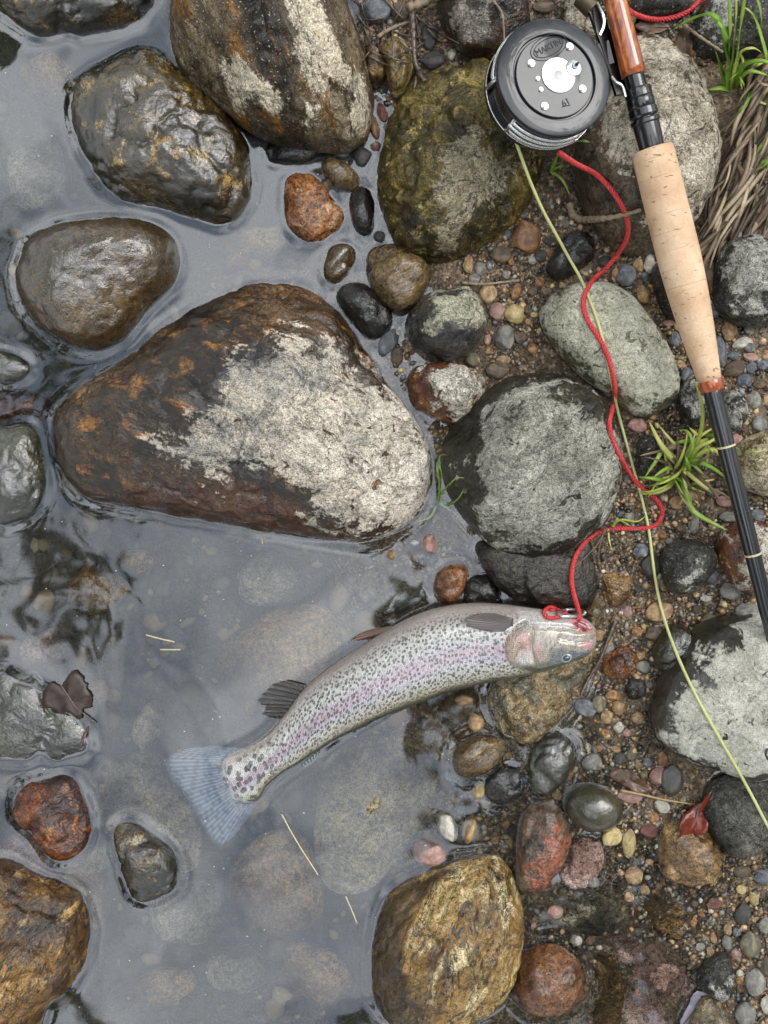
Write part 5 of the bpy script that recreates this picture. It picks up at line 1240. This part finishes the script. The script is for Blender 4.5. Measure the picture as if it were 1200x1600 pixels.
tuft('green grass tuft growing above the dead brown grass', (1138, 138), [
 ([(1138,142,.0),(1136,100,.02),(1140,50,.05),(1138,-20,.085)], 13, G), ([(1142,140,.0),(1150,90,.03),(1158,30,.06),(1166,-20,.08)], 14, G),
 ([(1137,142,.0),(1128,115,.015),(1118,80,.03)], 10, G), ([(1138,95,.035),(1120,28,.055),(1085,28,.06),(1052,46,.05)], 11, G), ([(1142,138,.0),(1160,105,.02),(1190,95,.035),(1215,105,.035)], 12, G),
 ([(1140,140,.0),(1125,138,.008),(1108,140,.008)], 11, G), ([(1145,135,.0),(1170,112,.02),(1200,118,.02)], 9, G), ([(1143,128,.01),(1155,85,.025),(1175,75,.03),(1190,82,.02)], 6, Y),
 ([(1138,60,.05),(1128,42,.055),(1108,25,.05)], 8, G), ([(1190,60,.0),(1188,20,.03),(1180,-10,.05)], 12, G), ([(1200,100,.01),(1180,30,.03),(1160,10,.05)], 9, G), ([(1140,132,.005),(1146,70,.04),(1150,20,.07),(1150,-20,.08)], 9, Y)])
tuft('single long green blade lying across the dead brown grass', (1200, 255), [([(1222,240,.012),(1190,258,.014),(1155,275,.012),(1122,284,.006)], 11, G), ([(1222,200,.015),(1195,222,.015),(1178,245,.01),(1162,262,.006)], 9, G)])
tuft('yellow green grass tuft beside the rod blank', (1065, 735), [
 ([(1068,732,.003),(1045,710,.02),(1030,690,.028),(1015,660,.022)], 12, Y), ([(1068,728,.003),(1090,690,.02),(1098,640,.022),(1085,595,.018)], 9, Y), ([(1070,730,.003),(1060,700,.018),(1030,705,.02),(1000,712,.01)], 8, D),
 ([(1062,735,.003),(1040,700,.016),(1025,720,.02),(1008,745,.01)], 10, G), ([(1066,730,.003),(1090,700,.02),(1110,690,.022),(1125,680,.016)], 10, Y), ([(1064,738,.003),(1080,720,.015),(1110,730,.02),(1132,745,.015)], 11, G),
 ([(1066,735,.003),(1072,770,.015),(1085,800,.012),(1135,828,.003)], 12, G), ([(1062,740,.003),(1070,765,.012),(1062,790,.006)], 7, Y), ([(1060,742,.003),(1045,760,.012),(1025,770,.01),(1000,772,.004)], 8, Y),
 ([(1066,728,.003),(1082,700,.022),(1075,675,.02),(1060,672,.012)], 8, G), ([(1068,735,.003),(1100,705,.018),(1125,710,.02),(1140,760,.008)], 9, Y), ([(1060,730,.003),(1050,745,.01),(1040,765,.004)], 8, D), ([(1070,735,.003),(1095,760,.01),(1120,775,.004)], 6, D),
 ([(1063,735,.003),(1046,732,.01),(1042,745,.008)], 8, Y), ([(1060,735,.003),(1030,745,.012),(1015,770,.006),(1010,800,.003)], 7, D), ([(1072,725,.003),(1090,715,.014),(1105,700,.016),(1103,735,.006)], 8, Y),
 ([(1070,738,.003),(1100,745,.01),(1112,752,.004)], 13, D), ([(1064,730,.003),(1085,690,.015),(1115,668,.014)], 9, Y), ([(1070,720,.01),(1080,695,.02),(1088,672,.018)], 5, Y), ([(1165,705,.01),(1180,706,.012),(1195,704,.01)], 4, Y)])
tuft('thin green sprig between the great boulder and the round grey boulder', (685, 785), [
 ([(683,795,.002),(687,760,.012),(684,730,.018),(688,712,.02),(698,711,.018)], 4.5, G), ([(685,780,.003),(695,765,.012),(712,748,.012),(725,747,.008)], 4, G), ([(686,782,.003),(700,788,.01),(715,780,.012),(725,764,.01)], 5, G),
 ([(684,785,.003),(700,795,.006),(712,803,.003)], 5, G), ([(682,790,.003),(672,808,.004),(655,814,.002)], 5, Y), ([(684,765,.006),(690,745,.012),(686,722,.015)], 3, G)])
tuft('tiny green sprig in the mud below the reel', (872, 262), [([(860,270,.002),(866,255,.01),(872,240,.018)], 7, G), ([(860,268,.002),(878,280,.008),(890,304,.003)], 6, Y), ([(862,266,.003),(874,260,.008),(880,256,.006)], 5, G), ([(900,222,.004),(910,220,.006),(921,222,.004)], 9, G)])
tuft('wispy dry grass roots below the bend of the red cord', (950, 822), [([(945,822,.004),(940,840,.008),(925,860,.006),(905,880,.003)], 2.5, D), ([(948,824,.004),(938,850,.006),(936,880,.004),(950,920,.002)], 2.2, D), ([(955,822,.004),(970,812,.01),(995,815,.008),(1010,805,.004)], 4, Y),
 ([(958,824,.004),(965,812,.008),(985,822,.004)], 4, Y), ([(950,826,.004),(952,845,.006),(957,862,.002)], 3, Y), ([(960,824,.004),(940,838,.006),(915,845,.003)], 2, D), ([(952,826,.004),(945,870,.005),(955,905,.002)], 2, D)])
def wild(label, base, n, seed, spread, mats, wid=(4, 9), lens=(30, 75), a0=0, a1=360):
    r = random.Random(seed); bl = []
    for k in range(n):
        a = R(r.uniform(a0, a1)); l = r.uniform(*lens); bx, by = base[0] + r.gauss(0, spread), base[1] + r.gauss(0, spread); h_ = r.uniform(.006, .024); bend = r.gauss(0, .35)
        rows = [(bx, by, .0015)] + [(bx + l * t * math.cos(a + bend * t), by + l * t * math.sin(a + bend * t), h_ * math.sin(min(t * 2.4, 2.6)) + .003) for t in (.35, .7, 1.0)]
        bl.append((rows, r.uniform(*wid), r.choice(mats)))
    return tuft(label, base, bl)
wild('fine mixed green and straw grass under the tuft beside the rod blank', (1062, 738), 34, 5, 12, [G, Y, Y, D, D])
wild('short straw and green shoots at the foot of the upper grass tuft', (1165, 110), 16, 9, 14, [G, Y, D, D], lens=(20, 60))
wild('sparse shoots beside the rod blank below the orange winding', (1098, 690), 9, 11, 8, [G, Y, Y], lens=(20, 50))
# matted dead grass
def straw_pile():
    r = random.Random(4); parts = []
    for k in range(190):
        t = r.random(); x = 1085 + 135 * r.random() ** 0.8; y = r.uniform(95, 400)
        if inside(np.array([[x, y]]), OUTLINES[14])[0] or (x < 1125 and y < 180) or x < 1100 - (y - 400) * 0.35 - 30: continue
        ln = r.uniform(50, 170); a = R(r.gauss(118, 11)); dx, dy = math.cos(a) * ln, math.sin(a) * ln
        rows = []; lift = r.uniform(0.001, 0.014); bow = r.gauss(0, 10)
        for q in (0, .33, .66, 1):
            xx, yy = x - dx * (q - .5) * -1 + bow * math.sin(q * 3.14), y + dy * (q - .5)
            zz = gz([(xx - 600) * S], [(800 - yy) * S])[0] + lift * (0.4 + math.sin(q * 3.14))
            rows.append(np.array(at(xx, yy, zz)))
        parts.append(blade_geo(rows, r.uniform(3, 9) * S, r.uniform(-.2, .4), 10, 0.35))
    V, F = join(parts); o = mesh_obj('dead_grass', V, F, STRAW)
    b = NB('dead_straw'); t = b.n('ShaderNodeTexCoord'); gi = b.n('ShaderNodeNewGeometry')
    c = b.ramp(gi.outputs['Random Per Island'], [(0.0, C('3a2f25')), (0.4, C('6f5f4d')), (0.75, C('9a8870')), (1.0, C('b9a88c'))])
    n = b.noise(t.outputs['Object'], 300, 3); c = b.mix(1.0, c, b.lerp(n, 0.6, 1.35), 'MULTIPLY')
    p = b.pbsdf(Base_Color=c, Roughness=0.65); o.data.materials.clear(); o.data.materials.append(b.done(p.outputs[0]))
    tag(o, 'matted pile of dead brown grass beside the pale dry boulder', 'dead grass', kind='stuff')
straw_pile()
BARK = simple_mat('wet_bark', '3a2f28', 0.35, coat=0.5, var=.4, scale=500, bump=0.0006, col2='6b5c50')
BARKL = simple_mat('pale_bark', '7a6a50', 0.6, var=.4, scale=400, bump=0.0006, col2='a3927a')
def twig(label, pts, r0, r1, mat, lift=0.002, name='twig', group=None):
    P_ = laid_path(pts, lift, 40, smooth=10); P_, s_ = resample(P_, .0015)
    rad = np.linspace(r0, r1, len(P_)) * (1 + 0.18 * np.sin(s_ * 900) + 0.12 * np.sin(s_ * 2300 + 1)); V, F = tube(P_, rad, 8); org = V.mean(0)
    o = mesh_obj(name, V - org, F, mat); o.location = org; tag(o, label, 'twig', group); return o
twig('dark upright stick between the yellow stone and the dark rock', [(644,8),(646,60),(648,95),(655,110)], .0026, .002, BARK, .01)
twig('flat split stick lying at the top of the bank above the yellow stone', [(638,12),(660,5),(690,-8)], .0032, .0026, BARKL, .012)
twig('forked stick end resting on the olive boulder', [(650,95),(653,112),(664,127)], .0018, .0015, BARK, .003)
twig('thin stick hanging from the upright stick to the water', [(652,105),(650,125),(647,138)], .0017, .001, BARK, .002)
twig('pale stick along the foot of the slate stone', [(590,58),(605,48),(622,40),(640,34)], .0016, .0012, BARKL, .004)
twig('curved mossy root end under the red cord', [(890,318),(895,335),(910,343),(935,342),(965,338),(1002,328)], .0032, .0014, BARKL, .004, 'root')
twig('thin grey twig across the gravel above the crusted rock', [(722,442),(755,444),(785,441),(812,438)], .0012, .0008, BARKL, .003)
twig('hair-thin rootlet beside the grey brown pebble', [(770,545),(772,525),(780,505),(787,490)], .0005, .0004, BARK, .003)
twig('dark slanting twig beside the head of the fish', [(962,970),(950,1000),(938,1030),(920,1060),(908,1085)], .0018, .0012, BARK, .003)
twig('hair-thin root from the dark twig towards the puddle', [(980,1118),(968,1140),(955,1160)], .0006, .0005, BARK, .002)
twig('straw stem lying across the puddle edge', [(970,1235),(1005,1242),(1040,1250),(1085,1257)], .0011, .0007, simple_mat('straw_stem', 'a08a62', 0.5), .003)
twig('thin twig above the reel beside the dark brown rock', [(770,0),(784,20),(787,45),(788,68)], .0009, .0007, BARKL, .003)
twig('dark stem lying on the boulder beside the upper grass', [(1068,38),(1090,55),(1112,70),(1130,82)], .0014, .001, BARKL, .003)
rb = random.Random(8)
for k in range(22):
    x, y = rb.uniform(570, 700), rb.uniform(5, 100); a = rb.uniform(0, 3.1); l = rb.uniform(12, 30)
    twig('broken dark plant fibre in the litter beside the yellow stone', [(x - l * math.cos(a), y - l * math.sin(a)), (x, y + 3), (x + l * math.cos(a), y + l * math.sin(a))], .0009, .0006, BARK, .003, 'plant_fibre', 'plant fibres in the litter beside the yellow stone')
for lb, p in (('pale straw floating on the water above the fish tail', [(228,992),(250,998),(273,1003)]), ('pale straw floating below the submerged slab', [(440,1272),(455,1300),(470,1325),(497,1367)]), ('short straw floating below the great boulder', [(409,838),(410,844),(410,850)]),
              ('thin straw floating right of the first floating straw', [(250,1015),(266,1015),(282,1015)]), ('fine straw floating left of the golden ochre boulder', [(540,1400),(549,1420),(558,1443)])):
    P_ = np.array([np.array(at(a, b_, .0008)) for a, b_ in p]); V, F = tube(resample(P_, .002)[0], .0006, 6); org = V.mean(0)
    o = mesh_obj('straw', V - org, F, simple_mat('floating_straw', 'c9bd9a', 0.6)); o.location = org; tag(o, lb, 'straw')

def leaf(label, outline, mid, lift, mat, name='dead_leaf', curl=0.003, flat=None):
    """outline px polygon; blade with a raised rib, slightly cupped"""
    Q = catmull(np.array(outline, float), 40); c = Q.mean(0); V, F = [], []
    rj = np.random.RandomState(int(c[0])); Q = c + (Q - c) * (1 + 0.05 * rj.randn(40))[:, None]
    base = [hit(a, b_).z if flat is None else flat for a, b_ in Q]; zc = max(np.median(base), hit(*c).z if flat is None else flat) + lift
    rings = [1.0, .75, .5, .25]
    for t in rings:
        for j in range(40):
            p = c + (Q[j] - c) * t; z = zc + curl * (t ** 2) * (0.5 + 0.8 * math.sin(j * .47 + 1)) + .0030 * float(perlin(np.array([[p[0] * .045, p[1] * .045, 3.3]]))[0]) + .0012 * float(perlin(np.array([[p[0] * .13, p[1] * .13, 1.3]]))[0])
            V.append(at(p[0], p[1], z)[:])
    V.append(at(c[0], c[1], zc)[:]); V = np.array(V)
    for i in range(3):
        for j in range(40): F.append((i * 40 + j, i * 40 + (j + 1) % 40, (i + 1) * 40 + (j + 1) % 40, (i + 1) * 40 + j))
    for j in range(40): F.append((120 + j, 120 + (j + 1) % 40, 160))
    org = V.mean(0); o = mesh_obj(name, V - org, F, mat); o.location = org
    m = o.modifiers.new('thick', 'SOLIDIFY'); m.thickness = 0.0004
    tag(o, label, 'leaf')
    P_ = np.array([np.array(at(a, b_, zc + .0006)) - org for a, b_ in mid]); v, f = tube(resample(P_, .002)[0], .0005, 6); mesh_obj('midrib', v, f, BARK, o)
    return o
leaf('dark red wet dead leaf draped over the angular tan rock', [(1062,1300),(1066,1278),(1080,1262),(1100,1250),(1113,1232),(1108,1250),(1098,1268),(1108,1290),(1100,1305),(1085,1308),(1075,1322)], [(1112,1235),(1092,1262),(1075,1318)], .002, leaf_mat('red_leaf', '3a100b', '6b2417', '8a3a22', .25), curl=.004)
leaf('curled tan dead leaf behind the pale dry boulder', [(1056,78),(1058,55),(1068,42),(1080,52),(1082,75),(1072,90)], [(1069,45),(1070,85)], .004, STRAW, curl=.006)
leaf('brown dead leaf lying under the loop of red cord', [(992,42),(1005,32),(1030,34),(1046,40),(1035,50),(1010,52)], [(995,42),(1044,42)], .003, leaf_mat('brown_leaf', '3c2a20', '5f4838', '7d6656'), curl=.002)
leaf('dark leaf floating on the square olive rock', [(66,1082),(78,1066),(96,1070),(110,1052),(128,1058),(138,1078),(146,1102),(132,1108),(124,1122),(106,1112),(88,1118),(80,1106),(66,1106)], [(95,1070),(118,1105),(150,1130)], .0012, leaf_mat('drowned_leaf', '0c0705', '20140f', '45352c', .45, 220), curl=.0008, flat=0.0006)
twig('reddish twig floating beside the dark leaf', [(162,1085),(145,1120),(125,1168)], .0016, .001, simple_mat('red_twig', '5a3630', 0.3, coat=.5), .0035)
leaf('small rust leaf scrap sinking beside the teardrop rock', [(305,1425),(315,1412),(330,1403),(332,1408),(320,1420)], [(307,1424),(330,1405)], .0, leaf_mat('rust_scrap', '7d4a34', '9a6a50', 'b08068'), curl=.001, flat=-0.03)
leaf('purple grey dead leaf at the end of the tan slab', [(1062,1600),(1075,1570),(1088,1548),(1108,1555),(1095,1575),(1075,1605)], [(1068,1600),(1106,1556)], .002, leaf_mat('purple_leaf', '565060', '7c7686', '9a95a4', .4), curl=.001)
leaf('rust brown wet leaf in the gravel below the large pale slab', [(955,1215),(962,1200),(985,1205),(1005,1220),(1020,1235),(1000,1240),(975,1228)], [(958,1212),(1015,1236)], .002, leaf_mat('gravel_leaf', '3f281c', '6a4a36', '8a6c56', .3), curl=.002)

# ------------------------------------------------------------------ woodland round the stream (seen mirrored in the water and on wet stone)
def woodland():
    r = np.random.RandomState(12); C0, SZ = [], []
    for k in range(46):
        a = 2 * math.pi * k / 46 + r.uniform(-.05, .05); d = r.uniform(3.2, 6.5)
        if abs((a - (math.pi / 2 - SUN_AZ) + math.pi) % (2 * math.pi) - math.pi) < 0.55: d += 7.0
        top = r.uniform(5.5, 8.5); n = 620; g = d * 0.0 + math.tan(0)
        c = np.array([d * math.cos(a), d * math.sin(a), top * 0.55]); p = r.randn(n, 3) * np.array([.75, .75, top * 0.27]) + c
        p = p[np.hypot(p[:, 0], p[:, 1]) > 0.66 * p[:, 2]]; n = len(p)
        C0.append(p); SZ.append(r.uniform(.10, .22, n))
    # leafy bough over the pool; right-hand clusters are added to darken the puddle's reflection
    for (bx, by, bz, n, sp) in ((-1.32,.62,3.0,34,.10),(-1.15,.38,2.9,26,.09),(-1.25,.18,3.0,22,.08),(-1.22,-.12,3.0,30,.09),(-1.05,-.22,3.0,22,.08),(-1.5,-.45,3.0,30,.10),(-1.5,.4,3.1,60,.16),(-1.6,-.1,3.1,60,.16),(-1.7,-.8,3.1,40,.14),(-1.75,.9,3.2,60,.2),(-1.0,-.36,2.95,14,.07),(-1.35,.12,3.0,40,.07),(-1.2,-.2,3.0,40,.06),(-1.3,.55,3.0,40,.07),
        (.95,-1.3,3.0,85,.19),(.6,-1.55,3.0,75,.18),(1.2,-1.75,3.1,90,.22),(.75,-1.0,3.0,80,.15),(.5,-1.15,3.0,80,.15),(.32,-.75,3.0,60,.13),(.18,-.45,3.0,50,.12),(.9,-1.7,3.1,60,.2),(1.2,-1.2,3.1,60,.2),(.25,-1.9,3.1,60,.15)):  # added bough, out of view, blocks the sky mirrored in the puddle
        C0.append(r.randn(n, 3) * np.array([sp, sp, .06]) + np.array([bx, by, bz])); SZ.append(r.uniform(.035, .075, n) if bx < 0 else r.uniform(.07, .14, n))
    Cn, Sz = np.vstack(C0), np.concatenate(SZ); n = len(Cn)
    Cn[:, 2] = np.maximum(Cn[:, 2], 0.3)
    u = r.randn(n, 3); u[:, 2] *= 0.5; u /= np.linalg.norm(u, axis=1)[:, None]; w = np.cross(u, r.randn(n, 3)); w /= np.linalg.norm(w, axis=1)[:, None]
    nv = np.cross(u, w)
    V = np.stack([Cn - u * Sz[:, None], Cn + w * Sz[:, None] * .42 + nv * Sz[:, None] * .12, Cn + u * Sz[:, None], Cn - w * Sz[:, None] * .42 + nv * Sz[:, None] * .12], 1).reshape(-1, 3)
    i = np.arange(n) * 4; F = np.concatenate([np.stack([i, i + 1, i + 2], -1), np.stack([i, i + 2, i + 3], -1)])
    parts = [(V, F.tolist())]
    for k in range(0, 46, 2):
        p = C0[k].mean(0); z0 = float(gz([p[0]], [p[1]], False)[0]) - .1
        parts.append(tube(np.array([[p[0], p[1], z0], [p[0] + .05, p[1], 1.2], [p[0], p[1] + .08, 2.6]]), [.12, .09, .04], 8))
    parts.append(tube(np.array([[-3.6, .3, 1.6], [-2.6, .25, 2.7], [-1.7, .2, 3.05], [-1.25, .1, 3.0]]), [.06, .04, .02, .008], 8))
    parts.append(tube(np.array([[-2.2, .22, 2.85], [-1.6, .55, 3.05], [-1.2, .6, 3.0]]), [.025, .014, .006], 8))
    parts.append(tube(np.array([[-2.2, .22, 2.85], [-1.7, -.5, 3.05], [-1.3, -1.0, 3.1]]), [.025, .014, .006], 8))
    parts.append(tube(np.array([[3.4, -2.6, 1.8], [2.2, -2.1, 2.7], [1.2, -1.5, 3.0], [.6, -1.1, 3.0], [.2, -.5, 3.0]]), [.07, .05, .03, .015, .006], 8))  # limb carrying the added right-hand bough
    V, F = join(parts); o = mesh_obj('woodland', V, F, leaf_mat('woodland_leaves', '22330f', '3a5218', '54702a', 0.6, 3), smooth=False)
    tag(o, 'dark leafy woodland and overhanging bough mirrored in the water, with an added bough darkening the puddle', 'woodland', kind='stuff')
woodland()

# ------------------------------------------------------------------ water
def water_mat():
    b = NB('stream_water'); g = b.n('ShaderNodeNewGeometry'); v = g.outputs['Position']
    n1 = b.noise(v, 11, 2, 0.4, 0.5); n2 = b.noise(v, 45, 1, 0.5)
    nr = b.bump(b.math('ADD', n1, b.math('MULTIPLY', n2, 0.03)), 0.0011, 1.0)
    gl = b.n('ShaderNodeBsdfGlossy'); gl.inputs['Color'].default_value = (0.90, 0.95, 1, 1); gl.inputs['Roughness'].default_value = 0.04; b.set(gl.inputs['Normal'], nr)
    tr = b.n('ShaderNodeBsdfTransparent'); tr.inputs['Color'].default_value = (0.90, 0.91, 0.89, 1)
    df = b.n('ShaderNodeBsdfDiffuse'); df.inputs['Color'].default_value = (0.24, 0.27, 0.30, 1)
    m0 = b.n('ShaderNodeMixShader'); m0.inputs[0].default_value = 0.012; b.t.links.new(tr.outputs[0], m0.inputs[1]); b.t.links.new(df.outputs[0], m0.inputs[2])
    fr = b.n('ShaderNodeFresnel'); fr.inputs['IOR'].default_value = 1.76; b.set(fr.inputs['Normal'], nr)
    m = b.n('ShaderNodeMixShader'); b.t.links.new(fr.outputs[0], m.inputs[0]); b.t.links.new(m0.outputs[0], m.inputs[1]); b.t.links.new(gl.outputs[0], m.inputs[2])
    return b.done(m.outputs[0])
wp = np.vstack(ROCK_WATER_PTS)
kd = KDTree(len(wp))
for i, q in enumerate(wp): kd.insert((q[0], q[1], 0), i)
kd.balance()
def water_z(x, y):
    z = np.zeros_like(x); fine_ = (np.abs(x) < 0.33) & (np.abs(y) < 0.43)
    for i in np.nonzero(fine_)[0]:
        d = kd.find((x[i], y[i], 0))[2]
        z[i] = 0.0010 * math.exp(-max(d - 0.0008, 0) / 0.0028)
    Z = z.reshape(len(wy_), len(wx_))
    for _ in range(9):
        Z[1:-1, 1:-1] = 0.25 * Z[1:-1, 1:-1] + 0.125 * (Z[:-2, 1:-1] + Z[2:, 1:-1] + Z[1:-1, :-2] + Z[1:-1, 2:]) + 0.0625 * (Z[:-2, :-2] + Z[2:, 2:] + Z[2:, :-2] + Z[:-2, 2:])
    return Z.ravel()
wx_ = graded(-0.31, 0.31, 0.0014, 40); wy_ = graded(-0.41, 0.41, 0.0014, 40)
water, _, _ = sheet('water', wx_, wy_, water_z, water_mat())
tag(water, 'still shallow stream water reflecting the grey sky', 'water', kind='structure')
print('pebbles', PCOUNT[0], 'objects', len(bpy.data.objects))
